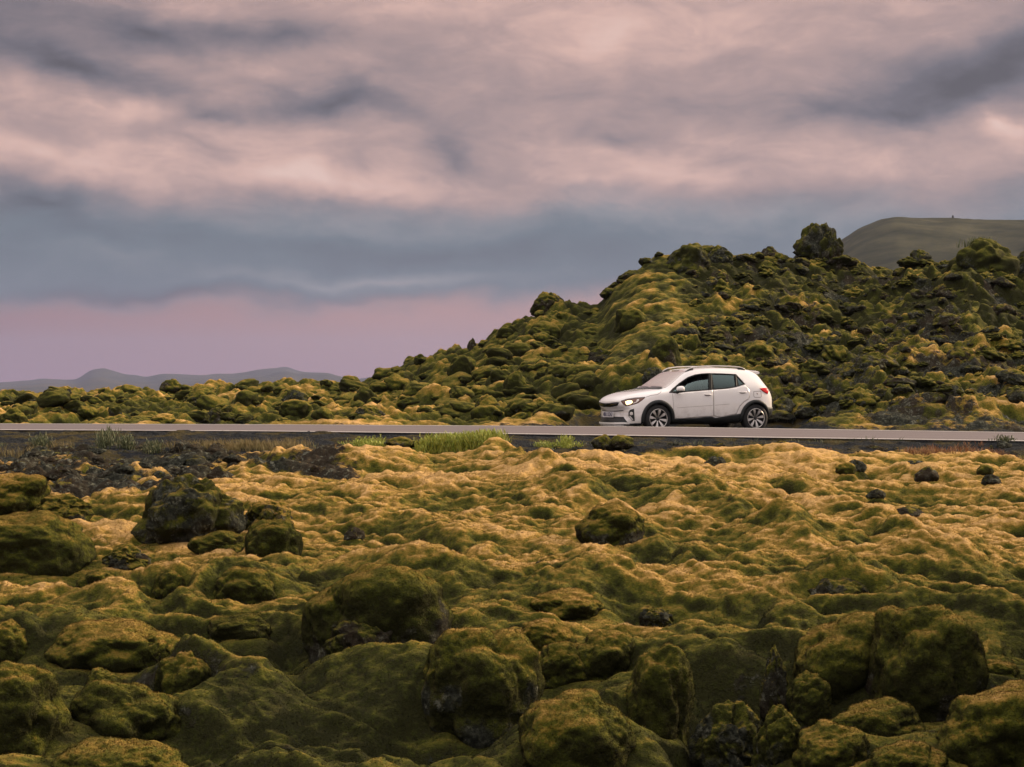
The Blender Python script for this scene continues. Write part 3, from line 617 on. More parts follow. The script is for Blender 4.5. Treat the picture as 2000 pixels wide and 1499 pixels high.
HILLB = [
 ('lava_stack', 'tall knobbly lava stack standing on the ridge beside the far hill', 1552, 1646, 435, 505, 'knob', .62, .34, 'rock', 0),
 ('lava_stack', 'craggy buttress pressed to the side of the tall ridge stack', 1598, 1648, 452, 508, 'knob', .55, .3, 'rock', 0),
 ('lava_block', 'square dark block crowning the lower step of the ridge', 1042, 1100, 569, 602, 'rough', .55, .4, 'rock', 0),
 ('lava_stone', 'single small stone sticking up from the rising ridge line', 914, 930, 663, 682, 'rough', .75, .3, 'stone', 0),
 ('mossy_boulder', 'mossy boulder with a dark end on the ridge left of the single small stone', 806, 834, 692, 712, 'moss', .3, .3, 'boulder', 0),
 ('mossy_boulder', 'big egg-shaped dark boulder below the single small stone', 876, 930, 690, 730, 'moss', .18, .25, 'boulder', 0),
 ('mossy_boulder', 'round moss ball at the foot of the ridge on the skyline', 664, 708, 732, 756, 'moss', .0, .4, 'boulder', 0),
 ('lava_block', 'craggy mossy top at the highest bend of the skyline', 1304, 1388, 471, 520, 'rough', .42, .30, 'rock', 0),
 ('lava_block', 'dark rough block right of the highest bend on the skyline', 1384, 1432, 480, 506, 'rough', .6, .3, 'rock', 0),
 ('lava_block', 'flat dark block on the skyline left of the ridge stack', 1486, 1520, 483, 500, 'rough', .7, .3, 'rock', 0),
 ('mossy_boulder', 'grass-tufted moss boulder on the skyline below the far hill', 1862, 1980, 466, 530, 'rough', .30, .24, 'boulder', 0),
 ('lava_block', 'dark block on the skyline between the ridge stack and the tufted boulder', 1776, 1816, 487, 506, 'rough', .6, .3, 'rock', 0),
 ('lava_block', 'sharp dark rock at the right end of the skyline', 1978, 2030, 488, 530, 'rough', .6, .3, 'rock', 0),
 ('mossy_boulder', 'dark-sided moss boulder on the open green slope', 1196, 1268, 598, 640, 'moss', .12, .34, 'boulder', 0),
 ('lava_block', 'black stone hump on the slope above the bonnet of the car', 1145, 1196, 676, 706, 'rough', .6, .3, 'rock', 0),
 ('mossy_boulder', 'grey-faced boulder above the windscreen of the car', 1268, 1330, 660, 706, 'moss', .4, .35, 'boulder', 0),
 ('mossy_boulder', 'green cushion boulder above the roof of the car', 1450, 1512, 668, 702, 'moss', .04, .36, 'boulder', 0),
 ('mossy_boulder', 'small green ball boulder between the two boulders above the car roof', 1334, 1370, 655, 684, 'moss', .0, .4, 'boulder', 0),
 ('lava_block', 'dark upright block beside the road behind the car', 1680, 1708, 798, 832, 'rough', .7, .2, 'rock', 0),
 ('lava_block', 'dark stone lying beside the road just behind the car tail', 1575, 1625, 812, 834, 'rough', .45, .4, 'rock', 0),
 ('lava_block', 'blue-grey boulder behind the bonnet of the car', 1256, 1300, 716, 744, 'rough', .7, .2, 'rock', 0),
 ('lava_stack', 'craggy dark outcrop top on the low skyline above the square stone', 314, 356, 742, 764, 'rough', .5, .4, 'rock', 0),
 ('lava_block', 'broad dark rock shoulder right of the craggy outcrop top', 358, 426, 757, 788, 'rough', .5, .35, 'rock', 0),
 ('lava_stone', 'tiny upright dark stone on the low skyline at the far left', 126, 141, 759, 778, 'rough', .85, .2, 'stone', 0),
 ('lava_block', 'square dark stone beside the road at the far left', 395, 448, 793, 828, 'rough', .6, .3, 'rock', 0),
 ('mossy_boulder', 'dark round boulder on the moss at the far left', 210, 240, 791, 812, 'moss', .45, .2, 'boulder', 0),
 ('mossy_boulder', 'pale moss cushion beside the square dark stone', 290, 342, 808, 829, 'moss', .0, .5, 'boulder', 0),
 ('mossy_boulder', 'long green cushion boulder beside the road left of the rising hill', 540, 612, 778, 812, 'moss', .05, .38, 'boulder', 0),
 ('lava_block', 'wedge-shaped dark rock above the long green cushion', 555, 600, 760, 786, 'rough', .6, .25, 'rock', 0),
 ('mossy_boulder', 'dark-bellied boulder at the foot of the rising ridge', 690, 735, 755, 788, 'moss', .2, .3, 'boulder', 0),
 ('lava_block', 'wide dark rock beside the road at the foot of the rising ridge', 688, 748, 792, 815, 'rough', .55, .35, 'rock', 0),
 ('lava_block', 'dark green-capped rock midway between the rising ridge foot and the car', 930, 975, 772, 798, 'rough', .45, .4, 'rock', 0),
 ('mossy_boulder', 'pair-like moss boulder on the middle slope left of the car', 985, 1030, 725, 765, 'moss', .02, .4, 'boulder', 0),
 ('mossy_boulder', 'low dark moss dome on the far left verge', 0, 52, 800, 829, 'moss', .1, .36, 'boulder', 0),
]
for (nm, lb, x0, x1, yt, yb, kd, rk, dr, ct, _) in HILLB:
    D = hill_depth((x0 + x1) / 2, min(yb + 2, 826) if yb < 800 else min(yb, 826))
    boulder(nm, lb, x0, x1, yt, yb, kd, ct, D=D, rock=rk, dry=dr, sub=5 if x1 - x0 > 45 else 4, skirt=0, sink=.6)

# many further lumps: one family for each stretch of slope, sharing a label and a group
def scatter_family(name, label, cat, group, n, xr, yr, size, kind, rock, dry, seed, on='hill', protos=9, flat=.8, crest=False):
    rs = np.random.RandomState(seed); pr = []
    for k in range(protos):
        o = boulder_mesh(name, (1, 1, flat), kind, seed * 10 + k, 4, dry, rock, world=False); COL.objects.unlink(o); pr.append(o.data); bpy.data.objects.remove(o)
    c = 0; tries = 0
    while c < n and tries < n * 40:
        tries += 1
        xp = rs.uniform(*xr); yp = rs.uniform(*yr)
        if crest: yp = float(np.interp(xp, HX, HY)) + rs.uniform(2, 16)
        if on == 'hill':
            a = (xp - 1000) / F; R, zr = hill_params(np.array([a]))
            if 765 - yp > zr[0] / R[0] * F + 4: continue
            if 1150 < xp < 1520 and 715 < yp: continue
            D = hill_depth(xp, yp); X = (xp - 1000) / F * D; z = hill_z(X, D)
        else:
            D = np.interp(-yp, -_Ys, _Ds) if yp > 888 else 29.2 + (888 - yp) / 45 * 2
            X = (xp - 1000) / F * D; j = np.argmin((FGV[:, 0] - X) ** 2 + (FGV[:, 1] - D) ** 2); z = FGV[j, 2] - CAMZ
        s = size[0] + (size[1] - size[0]) * rs.rand() ** 2.2
        o = bpy.data.objects.new(name, pr[rs.randint(protos)]); COL.objects.link(o)
        o.location = (X, D + s * .3, CAMZ + z + s * rs.uniform(-.30, .12)); o.scale = (s * rs.uniform(.8, 1.25), s * rs.uniform(.8, 1.1), s * rs.uniform(.55, .95)); o.rotation_euler = (rs.uniform(-.35, .35), rs.uniform(-.35, .35), rs.uniform(0, 6.28))
        tag(o, label, cat, group); c += 1
scatter_family('moss_cushion', 'rounded moss-covered lava lump on the green slope rising left of the car', 'boulder', 'moss lumps on the green slope left of the car', 120, (700, 1165), (600, 820), (.16, .55), 'moss', .08, .32, 11)
scatter_family('moss_cushion', 'rounded moss lump on the low rise beyond the road at the far left', 'boulder', 'moss lumps beyond the road at the far left', 75, (0, 700), (752, 822), (.16, .50), 'moss', .10, .32, 12)
scatter_family('lava_rubble_stone', 'loose dark lava stone on the rugged slope above and behind the car', 'stone', 'dark stones on the rugged slope right of the crest', 210, (1330, 2000), (495, 826), (.09, .40), 'rough', .60, .34, 13)
scatter_family('moss_cushion', 'moss-capped lump among the dark stones of the rugged slope', 'boulder', 'moss-capped lumps on the rugged slope', 120, (1290, 2000), (498, 800), (.12, .42), 'knob', .22, .34, 14)
scatter_family('crest_stone', 'small rough lava block in the broken edge of the ridge skyline', 'stone', 'rough blocks along the skyline of the ridge', 80, (1180, 2000), (0, 1), (.14, .45), 'rough', .45, .36, 17, crest=True)
scatter_family('rubble_stone', 'black lava stone in the dark rubble between the road and the golden moss', 'stone', 'black stones of the rubble patch by the road', 170, (0, 470), (872, 945), (.06, .26), 'rough', .85, .25, 15, on='fg')
scatter_family('bank_stone', 'small stone at the foot of the gravel road bank', 'stone', 'small stones along the foot of the road bank', 60, (560, 2000), (872, 900), (.04, .13), 'rough', .75, .3, 16, on='fg')
print('boulders', time.time() - T0)

# ------------------------------------------------------------------ far plain and mountains
def build_far():
    r = np.concatenate([[0], np.geomspace(30, 13000, 60)]); th = np.linspace(0, 2 * np.pi, 97)[:-1]
    V = [(0, 0, -.2)]; Fc = []
    for i, rr in enumerate(r[1:]):
        for t in th: V.append((rr * math.sin(t), rr * math.cos(t), (0.0 if rr > 150 else -.4) + (rr > 300) * .25 * math.sin(rr * .01 + 5 * t)))
    n = len(th)
    for k in range(n): Fc.append((0, 1 + (k + 1) % n, 1 + k))
    for i in range(len(r) - 2):
        for k in range(n): a = 1 + i * n + k; b = 1 + i * n + (k + 1) % n; Fc.append((a, b, b + n, a + n))
    o = mesh_obj('plain', V, Fc, far_material('far_moss', (.05, .05, .015), (.10, .085, .03), .02)); tag(o, 'flat lava plain reaching to the horizon', kind='structure')
    def ridge(name, xs, yss, D0, D1, D2, mat, rough, label, seed):
        p = np.linspace(xs[0], xs[-1], 520); a = (p - 1000) / F
        q = np.linspace(xs[0], xs[-1], 1600); kq = np.hanning(41 if D1 < 3000 else 15); kq /= kq.sum(); h_ = len(kq) // 2; yq = np.interp(q, xs, yss); yss = np.convolve(np.concatenate([np.full(h_, yq[0]), yq, np.full(h_, yq[-1])]), kq, 'valid'); xs = q
        tl = np.concatenate([np.linspace(0, 1, 50), 1 + np.linspace(.03, 1, 24)])
        A, Tt = np.meshgrid(a, tl); Dm = np.where(Tt <= 1, D0 + (D1 - D0) * Tt, D1 + (D2 - D1) * (Tt - 1)); zr = (765 - np.interp(A * F + 1000, xs, yss)) / F * D1 + CAMZ
        X = A * Dm; sh = np.where(Tt <= 1, Tt ** 1.5 * (2.2 - 1.2 * Tt), np.cos((Tt - 1) * np.pi / 2))
        s = 7.0 / D1
        nz = fbm2(X * s * 3, Dm * s * 3 / 2, seed, 5) * rough * np.sin(np.pi * np.clip(Tt / 2, 0, 1)) * (1 - np.exp(-((Tt - 1) / .12) ** 2) * .92)
        Z = zr * sh + nz * zr
        nr, nc = A.shape; idx = np.arange(nr * nc).reshape(nr, nc); f = np.stack([idx[:-1, :-1], idx[:-1, 1:], idx[1:, 1:], idx[1:, :-1]], -1).reshape(-1, 4)
        o = mesh_obj(name, np.stack([X.ravel(), Dm.ravel(), Z.ravel() - 1], 1), f, mat); tag(o, label, kind='structure')
    ridge('mountains', [-1400, -900, -500, -200, 0, 60, 85, 120, 150, 162, 178, 200, 222, 240, 265, 285, 325, 400, 462, 500, 530, 556, 566, 580, 610, 640, 660, 700, 745, 900, 1200, 1500], [762, 740, 735, 752, 748, 744, 741, 743, 743, 736, 728, 726, 731, 736, 738, 741, 734, 734, 731, 724, 721, 720, 722, 728, 730, 729, 734, 741, 733, 745, 752, 765], 5200, 9000, 12500, far_material('far_slope', (.045, .048, .028), (.08, .07, .04), .002), .5, 'low blue mountain range on the horizon at the far left', 61)
    ridge('far_hill', [1200, 1400, 1560, 1640, 1680, 1720, 1752, 1800, 1850, 1862, 1875, 1930, 2000, 2100, 2300, 2700, 3200], [765, 640, 530, 470, 444, 430, 423, 426, 426, 424, 427, 430, 429, 424, 440, 560, 765], 700, 1500, 2400, far_material('far_grass', (.036, .038, .024), (.080, .076, .046), .02), .07, 'smooth grassy hill rising far behind the lava ridge', 62)
    rs = np.random.RandomState(5); v, f = ico(2); v = v * (1 + .25 * fbm3(v * 2, 3, 2))[:, None] * np.array([.9, .9, 1.5]); q = px(1861, 424, 1500)
    tag(mesh_obj('cairn', v, f, MOSS, attrs={'rock': np.ones(len(v))}), 'tiny stone cairn on top of the smooth far hill', 'cairn').location = q
build_far()

# ------------------------------------------------------------------ grass and weeds
def leaf_material(name, c0, c1, c2):
    m, N, b = new_mat(name); t = N.attr('tip'); r = N.attr('rnd')
    c = N.mix(t, c0, c1); c = N.mix(N.math('MULTIPLY', r, .7), c, c2)
    N.l.new(c, b.inputs['Base Color']); b.inputs['Roughness'].default_value = .7; b.inputs['Subsurface Weight'].default_value = 0; b.inputs['Transmission Weight'].default_value = 0
    return m
WEED = leaf_material('green_weed_leaf', (.07, .12, .012), (.33, .40, .04), (.44, .40, .07))
STRAW = leaf_material('straw_blade', (.07, .055, .018), (.30, .20, .075), (.16, .15, .04))
DULL = leaf_material('dull_leaf', (.03, .05, .02), (.10, .13, .045), (.16, .15, .07))
RUST = leaf_material('rust_leaf', (.08, .03, .012), (.34, .13, .05), (.28, .18, .07))
def blades(base, h, w, rs, lean=.45):
    """curved tapering blades on the given base points"""
    n = len(base); ang = rs.rand(n) * 6.283; ln = rs.rand(n) * lean * h; dx = np.cos(ang) * ln; dy = np.sin(ang) * ln
    pa = rs.rand(n) * 6.283; wx = np.cos(pa) * w / 2; wy = np.sin(pa) * w / 2
    V = np.zeros((n, 5, 3)); z0 = np.zeros(n)
    for k, (t, ww) in enumerate(((0, 1), (0, -1), (.55, .8), (.55, -.8), (1, 0))):
        V[:, k, 0] = base[:, 0] + dx * t ** 2 + wx * ww; V[:, k, 1] = base[:, 1] + dy * t ** 2 + wy * ww; V[:, k, 2] = base[:, 2] + h * t
    i = np.arange(n)[:, None] * 5; f = np.concatenate([i + np.array([0, 1, 3]), i + np.array([0, 3, 2]), i + np.array([2, 3, 4])])
    tip = np.tile([0, 0, .6, .6, 1.0], n); rnd = np.repeat(rs.rand(n), 5)
    return V.reshape(-1, 3), f.astype(np.int32), tip, rnd
def fg_z(X, D):
    out = np.empty(len(X)); S = FGV[(np.abs(FGV[:, 0] / FGV[:, 1]) < .4) & (FGV[:, 1] > 24)][::3]
    for i in range(len(X)): out[i] = S[np.argmin((S[:, 0] - X[i]) ** 2 + (S[:, 1] - D[i]) ** 2), 2]
    return out
def tuft_mass(specs, rs, per, hh, ww, leafy=False, lean=.5):
    B = []; H = []
    cs = []
    for (xp, D, rx, n, hs) in specs:
        for _ in range(n):
            g = rs.normal(size=2) * .45; cs.append(((xp - 1000) / F * D + g[0] * rx, D + g[1] * .35, hs))
    cs = np.array(cs); z = fg_z(cs[:, 0], cs[:, 1])
    for (X, D, hs), zz in zip(cs, z):
        k = per; b = np.column_stack([X + rs.normal(size=k) * .05, D + rs.normal(size=k) * .05, np.full(k, zz - .02)]); h = rs.uniform(.5, 1.1, k) * hh * hs
        if leafy:   # leaflets up the stems
            m = 5; st = np.repeat(b, m, 0); hh_ = np.repeat(h, m); t = np.tile(np.linspace(.25, 1, m), k); st[:, 2] += hh_ * t * .85; st[:, :2] += rs.normal(size=(k * m, 2)) * .05
            B.append(b); H.append(h); B.append(st); H.append(hh_ * .26)
        else: B.append(b); H.append(h)
    B = np.concatenate(B); H = np.concatenate(H)
    return blades(B, H, ww * rs.uniform(.7, 1.3, len(B)), rs, lean)
def plants():
    rs = np.random.RandomState(77)
    def add(name, label, cat, specs, per, hh, ww, mat, leafy, kind=None, group=None, lean=.5):
        V, f, tip, rnd = tuft_mass(specs, rs, per, hh, ww, leafy, lean); o = mesh_obj(name, V, f, mat, smooth=False, attrs={'tip': tip, 'rnd': rnd}); tag(o, label, cat, group, kind)
    add('roadside_weeds', 'bright green feathery weeds growing thick on the road bank', 'weeds', [(900, 29.1, .55, 140, 1.6), (945, 29.1, .30, 44, 1.65), (860, 29.2, .4, 60, 1.35), (750, 29.5, .6, 40, .8), (1080, 29.6, .3, 10, .6), (715, 30.0, .3, 18, .7)], 12, .21, .017, WEED, True, 'stuff', lean=.9)
    add('straw_grass', 'dry straw-coloured grass fringe on the road bank at the left', 'grass', [(470, 29.6, 1.3, 130, .9), (560, 29.7, .5, 40, .9), (420, 29.3, .5, 40, .8), (20, 28.9, .5, 20, .8), (130, 29.9, .5, 14, .7)], 14, .22, .008, STRAW, False, 'stuff', lean=.8)
    add('bank_grass', 'thin straw and rusty grass along the bank at the right', 'grass', [(1780, 28.9, .5, 22, .8), (1840, 28.8, .6, 30, .8), (1960, 28.7, .6, 40, .9), (1900, 29.6, .5, 10, .7), (1600, 29.1, .5, 10, .5)], 10, .17, .010, RUST, False, 'stuff', lean=.9)
    for xp, D, hs, lb in ((205, 29.9, 1.3, 'dull green leafy plant on the bank, tallest left of the straw grass'), (245, 29.6, 1.0, 'low dull leafy plant beside the tallest one on the bank'), (300, 29.3, .9, 'spreading dull plant nearest the straw grass'),
                          (1105, 29.9, .8, 'thin pale plant on the bank right of the green weeds'), (1960, 30.0, .6, 'dark green leafy clump on the gravel bank near the right edge'), (80, 30.0, .9, 'thin dull plant on the bank at the far left')):
        add('leafy_plant', lb, 'plant', [(xp, D, .01, 2, hs)], 34, .26, .016, DULL if 'dull' in lb or 'dark' in lb else WEED, True, lean=.8)
    add('verge_grass', 'thin low grass scattered along the gravel verge of the road', 'grass', [(x, 30.1 + .5 * math.sin(x * .7), .6, 3, .30 + .25 * abs(math.sin(x * 1.3))) for x in range(-40, 2080, 36)], 7, .20, .010, DULL, False, 'stuff', lean=.9)
    # tuft of grass on the skyline boulder and a bare twig
    D = 62.5; q = px(1920, 476, D); b = q + Vector((0, .5, -.1)); n = 260
    base = np.column_stack([b.x + rs.normal(size=n) * .25, b.y + rs.normal(size=n) * .2, np.full(n, b.z)])
    V, f, tip, rnd = blades(base, rs.uniform(.2, .45, n), np.full(n, .03), rs, .6)
    tag(mesh_obj('grass_tuft', V, f, DULL, smooth=False, attrs={'tip': tip, 'rnd': rnd}), 'shaggy grass tuft growing on top of the skyline moss boulder', 'grass tuft')
plants()
print('plants', time.time() - T0)

# ------------------------------------------------------------------ car
def paint_material():
    m, N, b = new_mat('white_paint'); P = N.new('ShaderNodeTexCoord').outputs['Object']
    sp = N.new('ShaderNodeSeparateXYZ'); N.l.new(P, sp.inputs[0])
    dirt = N.math('MULTIPLY', N.maprange(N.noise(P, 6, 6, .7), .42, .75, 0, 1), N.maprange(sp.outputs[2], .75, .25, .05, .55))
    N.l.new(N.mix(dirt, (.88, .85, .835), (.40, .33, .28)), b.inputs['Base Color']); b.inputs['Roughness'].default_value = .22; b.inputs['Coat Weight'].default_value = .8; b.inputs['Coat Roughness'].default_value = .06
    return m
def glass_material(name, tint, refl=1.0, rough=.02):
    m = bpy.data.materials.new(name); m.use_nodes = True; N = NT(m.node_tree); N.n.clear()
    o = N.new('ShaderNodeOutputMaterial'); t = N.new('ShaderNodeBsdfTransparent'); g = N.new('ShaderNodeBsdfGlossy'); mx = N.new('ShaderNodeMixShader'); fr = N.new('ShaderNodeFresnel')
    t.inputs[0].default_value = (*tint, 1); g.inputs['Roughness'].default_value = rough; g.inputs['Color'].default_value = (.62, .86, .86, 1); fr.inputs[0].default_value = 1.5
    N.l.new(N.math('MULTIPLY', fr.outputs[0], refl, clamp=True), mx.inputs[0]); N.l.new(t.outputs[0], mx.inputs[1]); N.l.new(g.outputs[0], mx.inputs[2]); N.l.new(mx.outputs[0], o.inputs[0]); return m
def build_car():
    paint = paint_material()
    black = simple('black_cladding', (.012, .015, .016), .55); liner = simple('wheel_well', (.006, .006, .006), .9); rubber = simple('tyre_rubber', (.012, .012, .012), .8)
    gap = simple('panel_gap', (.27, .235, .225), .7); gloss = simple('gloss_black', (.008, .010, .011), .12); chrome = simple('satin_trim', (.74, .71, .68), .3, .15); silver = simple('machined_alloy', (.72, .69, .66), .3, .85); darkal = simple('dark_alloy', (.03, .03, .03), .5, .3)
    trim = simple('window_trim', (.008, .010, .010), .6, Specular_IOR_Level=.2); inner = simple('cabin_lining', (.02, .021, .022), .9); fabric = simple('seat_fabric', (.035, .036, .038), .9); plate_m = simple('plate_white', (.75, .73, .74), .4); ink = simple('plate_blue', (.04, .035, .10), .5)
    red = simple('tail_lamp_red', (.55, .010, .012), .12); lens = simple('headlight_reflector', (.70, .66, .63), .25, .1); amber = simple('headlight_shell', (.14, .07, .05), .2, .2)
    glow, N, b = new_mat('lit_bulb'); b.inputs['Base Color'].default_value = (1, .8, .5, 1); b.inputs['Emission Color'].default_value = (1, .72, .38, 1); b.inputs['Emission Strength'].default_value = 1.8
    tint = glass_material('tinted_glass', (.22, .30, .31), 2.6); clear = glass_material('window_glass', (.62, .72, .70), 4.0)
    wsg = simple('windscreen_glass', (.34, .27, .225), .06, IOR=2.4); wsg.node_tree.nodes['Principled BSDF'].inputs['Coat Weight'].default_value = 1.0; wsg.node_tree.nodes['Principled BSDF'].inputs['Coat IOR'].default_value = 2.2  # peach base colour paints the sky reflection into the glass
    root = bpy.data.objects.new('parked_car', None); COL.objects.link(root)
    tag(root, 'white compact crossover car with a lit headlight standing on the lay-by behind the road', 'car')
    root.location = (4.19, 39.95, CAMZ - .957); root.rotation_euler = (0, 0, math.radians(203))
    M = Matrix.Translation(root.location) @ Matrix.Rotation(math.radians(203), 4, 'Z'); Mi = M.inverted(); eye = Mi @ Vector((0, 0, CAMZ))
    # body cage: x, zb, wsill, W, zmid, wbelt, zbelt, wtop, ztop edge, z centre
    ST = [(2.20, .21, .62, .72, .42, .70, .56, .45, .63, .64), (2.17, .13, .74, .82, .44, .80, .64, .52, .745, .755), (2.08, .13, .80, .87, .48, .84, .73, .58, .82, .835), (1.84, .16, .83, .895, .53, .865, .83, .63, .905, .925),
          (1.32, .20, .84, .905, .58, .875, .925, .68, .985, 1.01), (1.04, .20, .84, .90, .60, .875, .95, .71, 1.015, 1.045), (.84, .20, .84, .895, .60, .875, .955, .70, 1.13, 1.165), (.48, .20, .84, .89, .60, .875, .96, .66, 1.39, 1.43), (.20, .20, .84, .89, .60, .875, .97, .645, 1.465, 1.505),
          (-.30, .20, .84, .89, .60, .88, .99, .635, 1.495, 1.535), (-.85, .20, .84, .895, .61, .88, 1.02, .625, 1.485, 1.525), (-1.30, .22, .83, .90, .62, .875, 1.06, .61, 1.45, 1.49), (-1.50, .25, .82, .895, .62, .86, 1.08, .59, 1.40, 1.44), (-1.72, .30, .80, .875, .62, .83, 1.07, .60, 1.19, 1.22),
          (-1.88, .33, .77, .85, .62, .81, 1.00, .62, 1.04, 1.06), (-1.97, .38, .72, .80, .60, .76, .84, .58, .90, .91), (-2.0, .46, .6, .70, .58, .66, .70, .45, .74, .75)]
    V = []; rings = []
    for (x, zb, ws, W, zm, wb, zl, wt, zt, zc) in ST:
        half = [(0, zb), (ws * .7, zb), (ws, zb + .03), (W * .985, (zb + zm) / 2), (W, zm), (W * .995, (zm * .45 + zl * .55)), (wb, zl), ((wb * .5 + wt * .5) + .012, (zl + zt) / 2), (wt, zt), (wt * .86, zt + (zc - zt) * .55), (wt * .45, zc), (0, zc)]
        ring = half + [(-y, z) for (y, z) in half[-2:0:-1]]
        ids = []
        for (y, z) in ring:
            k = (abs(y) / .9) ** 3.4
            bow = -.40 * np.clip((x - 1.35) / .7, 0, 1) ** 1.3 * k if x > 0 else .26 * np.clip((-x - 1.35) / .5, 0, 1) * (abs(y) / .9) ** 2.5
            ids.append(len(V)); V.append((x + bow, y, z))
        rings.append(ids)
    Fc = []; n = len(rings[0])
    for a, c in zip(rings, rings[1:]):
        for k in range(n): Fc.append((a[k], c[k], c[(k + 1) % n], a[(k + 1) % n]))
    Fc.append(tuple(rings[0])); Fc.append(tuple(reversed(rings[-1])))
    body = mesh_obj('body', V, Fc, [paint, liner, inner]); ss = body.modifiers.new('s', 'SUBSURF'); ss.levels = 3; ss.render_levels = 3
    def apply(o):
        dg = bpy.context.evaluated_depsgraph_get(); dg.update(); me = bpy.data.meshes.new_from_object(o.evaluated_get(dg)); o.modifiers.clear(); o.data = me; return me
    bpy.context.view_layer.update(); me = apply(body)
    bm = bmesh.new(); bm.from_mesh(me); bmesh.ops.recalc_face_normals(bm, faces=bm.faces); bm.to_mesh(me); bvh = BVHTree.FromBMesh(bm); bm.free()
    def ray_local(p):
        w = px(p[0], p[1], 39.0); d = ((Mi @ w) - eye).normalized(); return eye, d
    def side_xz(p, y):                                    # where the sight line crosses the plane y in car space
        o, d = ray_local(p); t = (y - o.y) / d.y; q = o + d * t; return (q.x, q.z)
    def hit(p, mode):
        if mode == 'px': o, d = ray_local(p)
        elif mode == 'front': o, d = Vector((5, p[0], p[1])), Vector((-1, 0, 0))
        elif mode == 'rear': o, d = Vector((-5, p[0], p[1])), Vector((1, 0, 0))
        elif mode == 'side': o, d = Vector((p[0], 3, p[1])), Vector((0, -1, 0))
        else: o, d = Vector((p[0], p[1], 4)), Vector((0, 0, -1))
        r = bvh.ray_cast(o, d)
        if r[0] is None:
            t = (o.length if mode != 'px' else (Vector((1, .8, .6)) - o).length); r = bvh.find_nearest(o + d * t)
        return r[0], r[1]
    def dens(poly, step, closed=True):
        out = []; m = len(poly)
        for i in range(m if closed else m - 1):
            a = np.array(poly[i], float); b_ = np.array(poly[(i + 1) % m], float); k = max(1, int(np.ceil(np.linalg.norm(b_ - a) / step)))
            for j in range(k): out.append(tuple(a + (b_ - a) * j / k))
        if not closed: out.append(tuple(poly[-1]))
        return out
    def inside(p, poly):
        c = False; j = len(poly) - 1
        for i in range(len(poly)):
            if (poly[i][1] > p[1]) != (poly[j][1] > p[1]) and p[0] < (poly[j][0] - poly[i][0]) * (p[1] - poly[i][1]) / (poly[j][1] - poly[i][1]) + poly[i][0]: c = not c
            j = i
        return c
    def patch(name, poly, mode, mat, off=.004, thick=.012, mirror=True, parent=root, step=None, holes=()):
        step = step or (2.2 if mode == 'px' else .03)
        bd = dens(poly, step); hb = [dens(h, step) for h in holes]; xs = [p[0] for p in bd]; ys = [p[1] for p in bd]; pts = list(bd) + [p for h in hb for p in h]
        gx = np.arange(min(xs) + step * .6, max(xs), step); gy = np.arange(min(ys) + step * .6, max(ys), step); B = np.array(pts); edges = []; k0 = 0
        for lp in [bd] + hb: edges += [(k0 + i, k0 + (i + 1) % len(lp)) for i in range(len(lp))]; k0 += len(lp)
        for x in gx:
            for y in gy:
                if inside((x, y), bd) and np.min((B[:, 0] - x) ** 2 + (B[:, 1] - y) ** 2) > (step * .45) ** 2: pts.append((x, y))
        r = delaunay_2d_cdt([Vector(p) for p in pts], edges, [], 1, 1e-6)
        P3 = []
        for p in r[0]:
            q, nn = hit(p, mode); P3.append(q + nn * off)
        objs = []
        for s in ((1, -1) if mirror else (1,)):
            bm = bmesh.new(); vs = [bm.verts.new((q.x, q.y * s, q.z)) for q in P3]
            for f in r[2]:
                cc = (sum(r[0][i].x for i in f) / len(f), sum(r[0][i].y for i in f) / len(f))
                if any(inside(cc, h) for h in holes): continue
                try: bm.faces.new([vs[i] for i in f])
                except ValueError: pass
            loose = [v for v in bm.verts if not v.link_faces]; bmesh.ops.delete(bm, geom=loose, context='VERTS')
            bmesh.ops.recalc_face_normals(bm, faces=bm.faces); bm.normal_update(); bm.faces.ensure_lookup_table()
            c = sum((f.calc_center_median() for f in bm.faces), Vector()) / len(bm.faces); q, nn, _, _ = bvh.find_nearest(c)
            if sum((f.normal * f.calc_area() for f in bm.faces), Vector()).dot(nn) < 0: bmesh.ops.reverse_faces(bm, faces=bm.faces)
            m_ = bpy.data.meshes.new(name); bm.to_mesh(m_); bm.free(); m_.materials.append(mat); m_.polygons.foreach_set('use_smooth', [True] * len(m_.polygons))
            o = bpy.data.objects.new(name, m_); COL.objects.link(o); o.parent = parent if not isinstance(parent, (list, tuple)) else parent[0 if s == 1 else 1]
            if thick:
                so_ = o.modifiers.new('t', 'SOLIDIFY'); so_.thickness = thick; so_.offset = -1
            objs.append(o)
        return objs
    def ribbon(name, path, w, mode, mat, off=.002, mirror=True, parent=root):
        """thin band along an open path drawn on the body"""
        path = dens(path, 2.0 if mode == 'px' else .03, False); A = np.array(path); T = np.gradient(A, axis=0); T /= np.linalg.norm(T, axis=1)[:, None] + 1e-9; Nn = np.stack([-T[:, 1], T[:, 0]], 1) * w / 2
        poly_l = A + Nn; poly_r = A - Nn; V3 = []
        for l, r_ in zip(poly_l, poly_r):
            for q in (l, r_): h, nn = hit(tuple(q), mode); V3.append(h + nn * off)
        f = [(2 * i, 2 * i + 2, 2 * i + 3, 2 * i + 1) for i in range(len(path) - 1)]; out = []
        for s in ((1, -1) if mirror else (1,)):
            o = mesh_obj(name, [(q.x, q.y * s, q.z) for q in V3], f, mat); o.parent = parent; out.append(o)
        return out
    def bmo(name, bm, mat, parent=root, smooth=True):
        m_ = bpy.data.meshes.new(name); bm.to_mesh(m_); bm.free()
        for mm in (mat if isinstance(mat, list) else [mat]): m_.materials.append(mm)
        m_.polygons.foreach_set('use_smooth', [smooth] * len(m_.polygons)); o = bpy.data.objects.new(name, m_); COL.objects.link(o); o.parent = parent; return o
